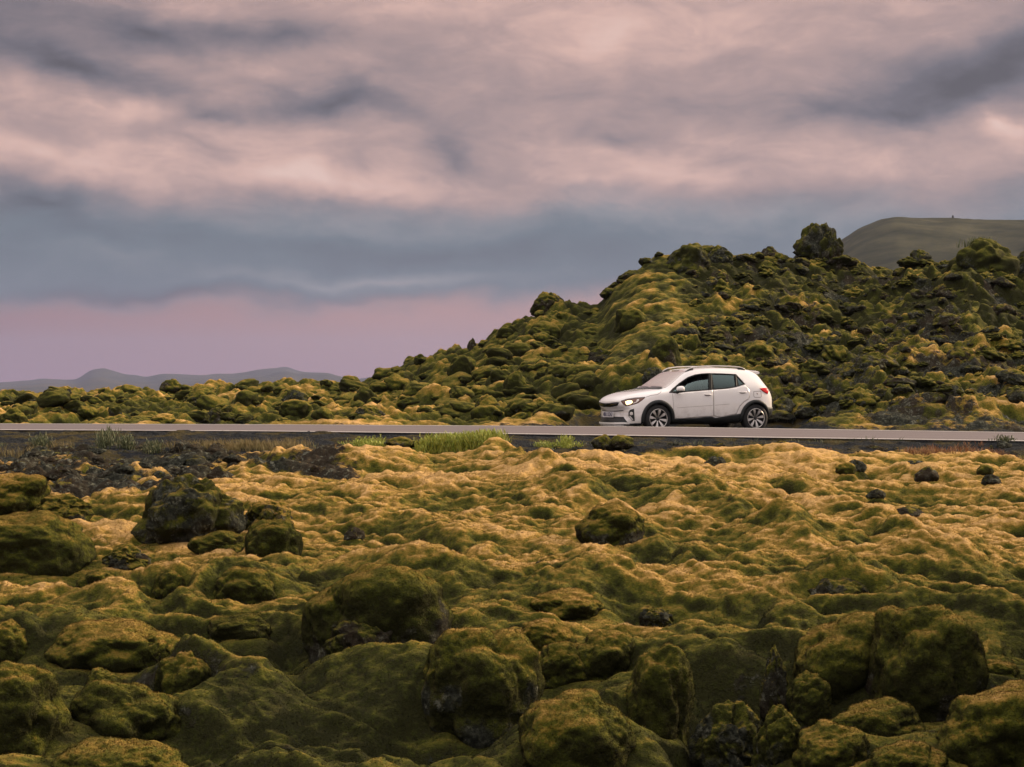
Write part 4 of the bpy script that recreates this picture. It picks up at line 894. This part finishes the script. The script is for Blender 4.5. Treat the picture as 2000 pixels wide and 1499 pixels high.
    # --- patches traced on the near flank, repeated on the far flank
    WIN = [(1306.5, 767.6), (1313, 760), (1322, 752.2), (1331, 745.2), (1343.5, 736.8), (1357, 732.0), (1370.5, 729.9), (1384, 729.2), (1411, 729.8), (1437.5, 731.2), (1446, 740.5), (1455.5, 750.8), (1438, 756.4), (1420, 759.5), (1384, 762.2), (1339, 765.8), (1322, 768.2)]
    fd = [(1313.8, 769.0), (1322, 769.0), (1339, 766.6), (1384, 763.0), (1392.0, 762.4), (1393.3, 788), (1393.3, 813.2), (1360, 815.5), (1316.8, 818.6), (1315.6, 800), (1315, 785)]
    rd = [(1393.2, 762.3), (1420, 760.2), (1438, 757.4), (1455.5, 752.4), (1461, 758), (1464.5, 766), (1464, 774), (1461.5, 780.5), (1452, 786), (1445, 794), (1440.5, 803), (1438, 809), (1407, 815.2), (1398, 813.2), (1394.7, 813.2), (1394.5, 788)]
    for poly in (fd, rd): ribbon('panel_gap', poly + [poly[0]], 1.1, 'px', gap, .0015)
    fdo = patch('door', fd, 'px', paint, .004, .003); rdo = patch('door', rd, 'px', paint, .004, .003)
    for dd, ln in ((fdo, [(1322, 797.2), (1345, 795.4), (1392, 792.2)]), (rdo, [(1396, 792), (1424.5, 789.6)])):
        for s, o in enumerate(dd):
            r = ribbon('swage_line', ln, .5, 'px', gap, .006, True); keep = r[s]; bpy.data.objects.remove(r[1 - s]); keep.parent = o
    for dd, (cx, cy) in ((fdo, (1382, 771.4)), (rdo, (1450.5, 766.8))):
        for s, o in zip((1, -1), dd):
            h, nn = hit((cx, cy), 'px')
            bm = bmesh.new(); bmesh.ops.create_uvsphere(bm, u_segments=20, v_segments=10, radius=1)
            for v in bm.verts: v.co = Vector((h.x + v.co.x * .105, s * (h.y + .032 + v.co.y * .012 - abs(v.co.x) ** 4 * .026), h.z + .004 + v.co.z * .014))
            bmo('handle', bm, paint, o)
            bm = bmesh.new(); bmesh.ops.create_uvsphere(bm, u_segments=20, v_segments=8, radius=1)
            for v in bm.verts: v.co = Vector((h.x + v.co.x * .09, s * (h.y + .004 + v.co.y * .006), h.z - .006 + v.co.z * .030))
            bmo('handle_recess', bm, gap, o)
    # window openings cut right through the cabin
    FW = [(1311, 764.8), (1322, 754.6), (1331, 747.6), (1343.5, 739.2), (1357, 734.2), (1370.5, 732.0), (1383.5, 731.2), (1384, 760.4), (1339, 763.8), (1322, 765.6)]
    RW = [(1390.5, 731.4), (1411, 731.8), (1433.8, 732.8), (1436.5, 754.6), (1420, 757.6), (1390.5, 760)]
    QW = [(1438.5, 734.5), (1452.2, 750.0), (1439.5, 754)]
    def prism(poly):
        bm = bmesh.new(); P = [side_xz(p, .76 if p[1] > 745 else .70) for p in poly]; a = [bm.verts.new((x, 1.2, z)) for x, z in P]; b_ = [bm.verts.new((x, -1.2, z)) for x, z in P]
        bm.faces.new(a); bm.faces.new(list(reversed(b_)))
        for i in range(len(a)): j = (i + 1) % len(a); bm.faces.new((a[j], a[i], b_[i], b_[j]))
        bmesh.ops.recalc_face_normals(bm, faces=bm.faces); m_ = bpy.data.meshes.new('cut'); bm.to_mesh(m_); bm.free(); m_.materials.append(paint); o = bpy.data.objects.new('cut', m_); COL.objects.link(o); return o
    def cyl(cx, cz, r, y0, y1):
        bm = bmesh.new(); bmesh.ops.create_cone(bm, cap_ends=True, segments=64, radius1=r, radius2=r, depth=y1 - y0, matrix=Matrix.Translation((cx, (y0 + y1) / 2, cz)) @ Matrix.Rotation(math.pi / 2, 4, 'X'))
        m_ = bpy.data.meshes.new('cut'); bm.to_mesh(m_); bm.free(); m_.materials.append(paint); o = bpy.data.objects.new('cut', m_); COL.objects.link(o); return o
    WC = .335; wells = [cyl(sx * 1.29, WC, .375, .50, 1.1) for sx in (1, -1)] + [cyl(sx * 1.29, WC, .375, -1.1, -.50) for sx in (1, -1)]
    cuts = wells + [prism(p) for p in (FW, RW, QW)]
    surr = []
    for c in cuts:
        for tgt in [body] + (surr if c not in wells else []):
            md = tgt.modifiers.new('b', 'BOOLEAN'); md.operation = 'DIFFERENCE'; md.solver = 'EXACT'; md.object = c
    bpy.context.view_layer.update()
    for o in [body] + surr: apply(o)
    for c in cuts: bpy.data.objects.remove(c)
    for p in body.data.polygons:
        c = p.center
        if any((c.x - sx * 1.29) ** 2 + (c.z - WC) ** 2 < .385 ** 2 for sx in (1, -1)) and abs(c.y) > .45 and (abs(c.y) < .80 or abs(p.normal.y) < .3): p.material_index = 1; p.use_smooth = False
        elif abs(p.normal.y) < .12 and .95 < c.z < 1.44 and -1.15 < c.x < .85 and abs(c.y) < .84: p.material_index = 2; p.use_smooth = False
    WINs = [(x + (1384 - x) * .012, y + (747 - y) * .06) for x, y in WIN]; body.data.materials.append(trim); k1_, k2_ = M, eye
    for p in body.data.polygons:
        c = p.center
        if c.z > .93 and -1.25 < c.x < 1.0 and abs(p.normal.y) > .25:
            w = M @ Vector((c.x, abs(c.y), c.z)); q = (1000 + w.x / w.y * F, 765 - (w.z - CAMZ) / w.y * F)
            if inside(q, WINs): p.material_index = len(body.data.materials) - 1; p.use_smooth = False
    body.parent = root
    patch('window_surround', WIN, 'px', trim, .004, .010, holes=(FW, RW, QW))
    # panes
    FWG = [(1312, 764.4), (1319, 761.2), (1335.4, 754.8), (1343.5, 749.9), (1357, 744.9), (1370.5, 742.6), (1383.8, 741.2), (1384.3, 761.0), (1339, 764.4)]
    patch('side_window', FWG, 'px', clear, -.012, 0); patch('side_window', [(1390, 731), (1411, 731.4), (1434.2, 732.4), (1437, 755), (1420, 758), (1390, 760.4)], 'px', tint, -.010, 0); patch('side_window', [(1438, 733.9), (1453, 750.2), (1439, 754.5)], 'px', tint, -.010, 0)
    # front end, symmetric
    patch('windscreen', [(-.70, 1.035), (.70, 1.035), (.655, 1.20), (.585, 1.425), (.3, 1.452), (-.3, 1.452), (-.585, 1.425), (-.655, 1.20)], 'front', wsg, .004, .006, False)
    ribbon('cowl', [(-.68, 1.018), (-.35, 1.032), (0, 1.036), (.35, 1.032), (.68, 1.018)], .028, 'front', black, .008, False)
    for a, b_ in (((.60, 1.045), (.05, 1.062)), ((.0, 1.05), (-.52, 1.06))): ribbon('wiper', [a, b_], .014, 'front', black, .018, False)
    patch('grille', [(-.52, .700), (-.46, .635), (-.22, .595), (.22, .595), (.46, .635), (.52, .700), (.46, .715), (.22, .692), (0, .684), (-.22, .692), (-.46, .715)][::1], 'front', gloss, .006, .01, False)
    ribbon('grille_trim', [(-.54, .728), (-.30, .716), (-.12, .700), (.12, .700), (.30, .716), (.54, .728)], .024, 'front', chrome, .012, False)
    ribbon('grille_trim', [(-.36, .600), (-.16, .582), (.16, .582), (.36, .600)], .030, 'front', chrome, .014, False)
    ribbon('bumper_groove', [(-.56, .520), (-.3, .505), (.3, .505), (.56, .520)], .020, 'front', liner, .004, False)
    lg = patch('lower_grille', [(-.76, .21), (-.56, .375), (.56, .375), (.76, .21), (.55, .20), (-.55, .20)], 'front', black, .006, .01, False)[0]
    for z in (.245, .29, .33): ribbon('grille_bar', [(-.55, z), (.55, z)], .010, 'front', gloss, .012, False, lg)
    ribbon('skid_trim', [(-.74, .232), (-.4, .222), (.4, .222), (.74, .232)], .034, 'front', chrome, .022, False)
    q, nn = hit((0, .43), 'front')
    bm = bmesh.new(); bmesh.ops.create_cube(bm, size=1)
    for v in bm.verts: v.co = Vector((q.x + .022 + v.co.x * .016, v.co.y * .54, .425 + v.co.z * .125))
    pl = bmo('number_plate', bm, plate_m, root, False)
    fc = bpy.data.curves.new('plate_text', 'FONT'); fc.body = 'HBU XZA7'; fc.size = .125; fc.align_x = 'CENTER'; fc.align_y = 'CENTER'; fc.extrude = .002; fc.offset = .002
    fo = bpy.data.objects.new('t', fc); COL.objects.link(fo); bpy.context.view_layer.update(); tm = bpy.data.meshes.new_from_object(fo.evaluated_get(bpy.context.evaluated_depsgraph_get())); bpy.data.objects.remove(fo)
    tm.transform(Matrix.Translation((q.x + .033, 0, .425)) @ Matrix.Rotation(math.pi / 2, 4, 'Z') @ Matrix.Rotation(math.pi / 2, 4, 'X') @ Matrix.Diagonal((.82, 1, 1, 1)))
    tm.materials.clear(); tm.materials.append(ink); to = bpy.data.objects.new('plate_text', tm); COL.objects.link(to); to.parent = pl
    # lamps
    hl = patch('headlight', [(1212.7, 784.4), (1224, 780.8), (1240, 778.6), (1260.5, 777.0), (1255, 781.8), (1247, 787.6), (1238, 790.6), (1228, 793.2), (1222, 793.2), (1217, 790)], 'px', amber, .005, .01)
    patch('bulb', [(1221.5, 785), (1227, 783.2), (1234, 783), (1236, 786.5), (1232, 789.8), (1225, 791.6), (1222.5, 789.5)], 'px', glow, .012, .004, True, hl, 1.2)
    patch('reflector', [(1244, 781.4), (1247.5, 780.2), (1248.5, 783), (1244, 787), (1237, 789.3), (1236.5, 788.2), (1242.5, 785.6)], 'px', lens, .012, .004, True, hl, 1.2)
    ribbon('lamp_brow', [(1213, 784.0), (1224, 780.4), (1240, 778.1), (1260, 776.6)], 1.0, 'px', black, .010)
    fg = patch('fog_light', [(1227.6, 806), (1230.5, 801), (1238.3, 798.6), (1239.8, 822), (1235.4, 822.2), (1227.8, 813)], 'px', black, .006, .01)
    patch('lamp_trim', [(1228.8, 812.5), (1231.2, 812.8), (1237.2, 820.6), (1235.4, 821.2)], 'px', lens, .012, .004, True, fg, 1.0)
    patch('lamp_lens', [(1230.5, 807), (1233, 804.8), (1236, 806), (1236.3, 810.5), (1233, 811.8), (1230.6, 810.6)], 'px', lens, .012, .004, True, fg, 1.0)
    patch('tail_light', [(1483.5, 759.4), (1490, 758.2), (1496, 758.0), (1499.5, 761.5), (1500.3, 766), (1498.6, 770.2), (1493.5, 767.6), (1488.5, 764)], 'px', red, .012, .015)
    ribbon('panel_gap', [(1261, 776.4), (1272, 772.6), (1284, 771.0), (1289, 768), (1291.5, 764.8)], .9, 'px', gap, .002)
    ribbon('fuel_cap', [(1472, 765), (1486, 764.6), (1487, 775), (1485, 776.5), (1474, 776.6), (1472, 774), (1472, 765)], .8, 'px', gap, .003, False)
    patch('cap_badge', [(1477.6, 768), (1480, 768), (1480.6, 770.6), (1478.4, 770.6)], 'px', gap, .006, .004, False)
    # dark cladding: arches, sills, bumpers
    def arch(cx, a0, a1, ri=.352, ro=.438):
        A = np.radians(np.linspace(a0, a1, 34)); f = lambda r, a: (cx + r * math.copysign(abs(math.cos(a)) ** .96, math.cos(a)), WC + r * math.copysign(abs(math.sin(a)) ** .93, math.sin(a)) if math.sin(a) > 0 else WC + r * math.sin(a))
        return [f(ro, a) for a in A] + [f(ri, a) for a in A[::-1]]
    # quads laid straight on the flank and folded into the well
    def arch_obj(cx, a0, a1, ri=.350, ro=.428):
        A = np.radians(np.linspace(a0, a1, 60)); R = [(ri, -.06), (ri, .012), (ri + .01, .026), (ro - .012, .024), (ro, .004)]
        out = []
        for s in (1, -1):
            V = []
            for a in A:
                x0 = cx + ro * math.cos(a); z0 = max(WC + ro * math.sin(a), .21); q, _ = hit((np.clip(x0, -1.72, 1.80), z0), 'side')
                for (r, dy) in R: V.append((cx + r * math.cos(a), s * (q.y + dy), WC + r * math.sin(a)))
            k = len(R); f = [(i * k + j, (i + 1) * k + j, (i + 1) * k + j + 1, i * k + j + 1) for i in range(len(A) - 1) for j in range(k - 1)]
            o = mesh_obj('arch_cladding', V, f, black); o.parent = root; so_ = o.modifiers.new('t', 'SOLIDIFY'); so_.thickness = .006; so_.offset = 0; out.append(o)
    arch_obj(1.29, -16, 196); arch_obj(-1.29, -16, 196)
    patch('sill_cladding', [(.90, .185), (.90, .27), (.86, .335), (.3, .345), (-.05, .375), (-.12, .372), (-.22, .345), (-.62, .40), (-.86, .44), (-.90, .30), (-.90, .185)], 'side', black, .012, .012)
    patch('bumper_cladding', [(-1.70, .26), (-1.66, .40), (-1.62, .585), (-1.90, .585), (-1.90, .30)], 'side', black, .016, .02)
    patch('bumper_cladding', [(-.80, .585), (.80, .585), (.78, .33), (-.78, .33)], 'rear', black, .016, .02, False)
    patch('bumper_lip', [(1.69, .185), (1.68, .225), (1.80, .235), (2.02, .22), (2.04, .185)], 'side', black, .008, .01)
    patch('rear_window', [(-.60, 1.12), (-.52, 1.40), (.52, 1.40), (.60, 1.12)], 'rear', gloss, .004, .006, False)
    # spoiler
    bm = bmesh.new(); zt_ = hit((-1.22, 0), 'top')[0].z; Vt = [(-1.22, zt_ + .004, .0), (-1.62, zt_ - .025, .0), (-1.61, zt_ - .06, 0), (-1.40, zt_ - .10, 0)]; rows = []
    for y in np.linspace(-.60, .60, 13):
        k = (abs(y) / .60) ** 3; rows.append([bm.verts.new((x + .06 * k, y, z - .035 * (y / .6) ** 2 - .02 * k)) for (x, z, _) in Vt])
    for a, b_ in zip(rows, rows[1:]):
        for k in range(4): bm.faces.new((a[k], a[(k + 1) % 4], b_[(k + 1) % 4], b_[k]))
    bm.faces.new(rows[0]); bm.faces.new(list(reversed(rows[-1]))); bmesh.ops.recalc_face_normals(bm, faces=bm.faces); bmo('spoiler', bm, paint, root, False)
    # tubes
    def tube(pts, r, mat, name, parent=root, seg=8, sc=(1, 1)):
        bm = bmesh.new(); rings_ = []; P = [Vector(p) for p in pts]
        for i, p in enumerate(P):
            t = (P[min(i + 1, len(P) - 1)] - P[max(i - 1, 0)]).normalized(); u = t.cross(Vector((0, 1, 0))).normalized(); w = t.cross(u); rings_.append([bm.verts.new(p + (u * math.cos(k * 2 * math.pi / seg) * sc[0] + w * math.sin(k * 2 * math.pi / seg) * sc[1]) * r) for k in range(seg)])
        for a, b_ in zip(rings_, rings_[1:]):
            for k in range(seg): bm.faces.new((a[k], b_[k], b_[(k + 1) % seg], a[(k + 1) % seg]))
        bm.faces.new(rings_[0]); bm.faces.new(list(reversed(rings_[-1]))); bmesh.ops.recalc_face_normals(bm, faces=bm.faces); return bmo(name, bm, mat, parent)
    rail_m = simple('rail_silver', (.62, .58, .55), .35, .4)
    for s in (1, -1):
        pts = []
        for x in np.linspace(.42, -1.18, 30):
            q, nn = hit((x, .575), 'top'); u = (x - .42) / -1.60; e = min(u, 1 - u) / .10; pts.append((x, s * .575, q.z + .012 + .042 * min(1, e) ** .6))
        r = tube(pts, .017, rail_m, 'roof_rail', sc=(.8, 1.1))
        for x0, x1 in ((.42, .22), (-.98, -1.17)):
            a, _ = hit((x0, .575), 'top'); b_, _ = hit((x1, .575), 'top'); tube([(x0, s * .575, a.z + .008), ((x0 + x1) / 2, s * .575, (a.z + b_.z) / 2 + .022), (x1, s * .575, b_.z + .016)], .020, black, 'rail_foot', r)
        # mirror
        cx, cz = side_xz((1330.5, 760.8), 1.0)
        bm = bmesh.new(); bmesh.ops.create_uvsphere(bm, u_segments=24, v_segments=14, radius=1)
        for v in bm.verts:
            c = v.co; k = 1 if c.x > 0 else .55; v.co = Vector((cx - .01 + c.x * .115 * k, s * (.99 + math.copysign(abs(c.y) ** .8, c.y) * .105), cz + .005 + math.copysign(abs(c.z) ** .8, c.z) * .072))
        mo = bmo('door_mirror', bm, [paint, black])
        for p in mo.data.polygons:
            if p.center.z < cz - .028 or p.center.x < cx - .05: p.material_index = 1
        tube([(cx + .05, s * .84, cz - .085), (cx + .02, s * .93, cz - .06)], .03, black, 'mirror_arm', mo)
        patchx = None
    # wheels
    def lathe(prof, mat, name, parent, seg=56):
        bm = bmesh.new(); rows = []
        for k in range(seg):
            a = 2 * math.pi * k / seg; rows.append([bm.verts.new((r * math.cos(a), y, r * math.sin(a))) for (r, y) in prof])
        for k in range(seg):
            a, b_ = rows[k], rows[(k + 1) % seg]
            for j in range(len(prof) - 1): bm.faces.new((a[j], b_[j], b_[j + 1], a[j + 1]))
        bmesh.ops.recalc_face_normals(bm, faces=bm.faces); return bmo(name, bm, mat, parent)
    def wheel():
        tyre = lathe([(.215, -.10), (.25, -.108), (.31, -.10), (.330, -.075), (.332, 0), (.330, .075), (.31, .100), (.25, .108), (.222, .10), (.215, .09)], rubber, 'wheel', root)
        rim = lathe([(.222, .085), (.228, .102), (.216, .104), (.205, .085), (.198, .02), (.19, -.02), (.0, -.02)], darkal, 'rim', tyre)
        lathe([(.2295, .098), (.2295, .108), (.219, .108), (.214, .096)], silver, 'rim_flange', rim)
        bm = bmesh.new()
        for k in range(8):
            a = 2 * math.pi * (k + .5) / 8; ca, sa = math.cos(a), math.sin(a)
            prof = [(.045, .011, .072), (.085, .013, .082), (.13, .022, .090), (.175, .031, .094), (.218, .030, .096)]; top = []; bot = []
            for (r, hw, y) in prof:
                for sgn in (1, -1):
                    X, Z = r * ca - sgn * hw * sa, r * sa + sgn * hw * ca; top.append(bm.verts.new((X, y, Z))); bot.append(bm.verts.new((X, y - .03, Z)))
            for i in range(len(prof) - 1):
                j = 2 * i; bm.faces.new((top[j], top[j + 2], top[j + 3], top[j + 1])); bm.faces.new((top[j], bot[j], bot[j + 2], top[j + 2])); bm.faces.new((top[j + 1], top[j + 3], bot[j + 3], bot[j + 1]))
        bmesh.ops.recalc_face_normals(bm, faces=bm.faces); bmo('spokes', bm, silver, rim, False)
        lathe([(.0, .088), (.03, .088), (.042, .080), (.045, .05)], darkal, 'hub_cap', rim, 24); return tyre
    w0 = wheel(); first = True
    for sx in (1, -1):
        for s in (1, -1):
            if first: w = w0; first = False
            else:
                w = w0.copy(); COL.objects.link(w)
                for ch in w0.children:
                    c = ch.copy(); COL.objects.link(c); c.parent = w
                    for g in ch.children: gg = g.copy(); COL.objects.link(gg); gg.parent = c
            w.parent = root; w.location = (sx * 1.29, s * .785, .330); w.rotation_euler = (0, .2 * sx, 0) if s == 1 else (0, 0, math.pi)
    # cabin: floor tub, seats, wheel
    for sx, s in ((.05, .36), (.05, -.36), (-.85, .38), (-.85, -.38)):
        bm = bmesh.new()
        for (c, d, rot) in (((0, 0, .92), (.12, .44, .62), -.22), ((-.09, 0, 1.27), (.09, .24, .17), -.1)):
            m4 = Matrix.Translation((sx + c[0], s, c[2])) @ Matrix.Rotation(rot, 4, 'Y') @ Matrix.Diagonal((*d, 1)); bmesh.ops.create_cube(bm, size=1, matrix=m4)
        bmesh.ops.bevel(bm, geom=bm.edges[:], offset=.03, segments=3, affect='EDGES'); bmo('seat', bm, fabric, root)
    bm = bmesh.new(); R_ = Matrix.Translation((.52, .36, 1.02)) @ Matrix.Rotation(math.radians(68), 4, 'Y'); seg = 32; rr = []
    for k in range(seg):
        a = 2 * math.pi * k / seg; rr.append([bm.verts.new(R_ @ Vector(((.18 + .014 * math.cos(t)) * math.cos(a), (.18 + .014 * math.cos(t)) * math.sin(a), .014 * math.sin(t)))) for t in np.linspace(0, 2 * math.pi, 8, endpoint=False)])
    for k in range(seg):
        for j in range(8): bm.faces.new((rr[k][j], rr[(k + 1) % seg][j], rr[(k + 1) % seg][(j + 1) % 8], rr[k][(j + 1) % 8]))
    bmo('steering_wheel', bm, inner, root)
    bpy.context.view_layer.update()
    for o in list(root.children_recursive):
        if o.type == 'MESH' and o.modifiers: apply(o)
build_car()
print('car', time.time() - T0)


# ------------------------------------------------------------------ haze
def build_haze():
    bm = bmesh.new(); bmesh.ops.create_cube(bm, size=1)
    for v in bm.verts: v.co = Vector((v.co.x * 27000, v.co.y * 27000, 0)) + Vector((0, 0, -2.0 if v.co.z < 0 else 420))
    me = bpy.data.meshes.new('haze'); bm.to_mesh(me); bm.free(); o = bpy.data.objects.new('haze', me); COL.objects.link(o)
    m = bpy.data.materials.new('haze_air'); m.use_nodes = True; nt = m.node_tree; nt.nodes.clear(); out = nt.nodes.new('ShaderNodeOutputMaterial'); v = nt.nodes.new('ShaderNodeVolumePrincipled')
    v.inputs['Color'].default_value = (.38, .43, .70, 1); v.inputs['Density'].default_value = HAZE; nt.links.new(v.outputs[0], out.inputs['Volume']); me.materials.append(m)
    tag(o, 'thin haze in the air over the plain', kind='stuff')
HAZE = .7e-4
if HAZE: build_haze()
print('script', time.time() - T0)
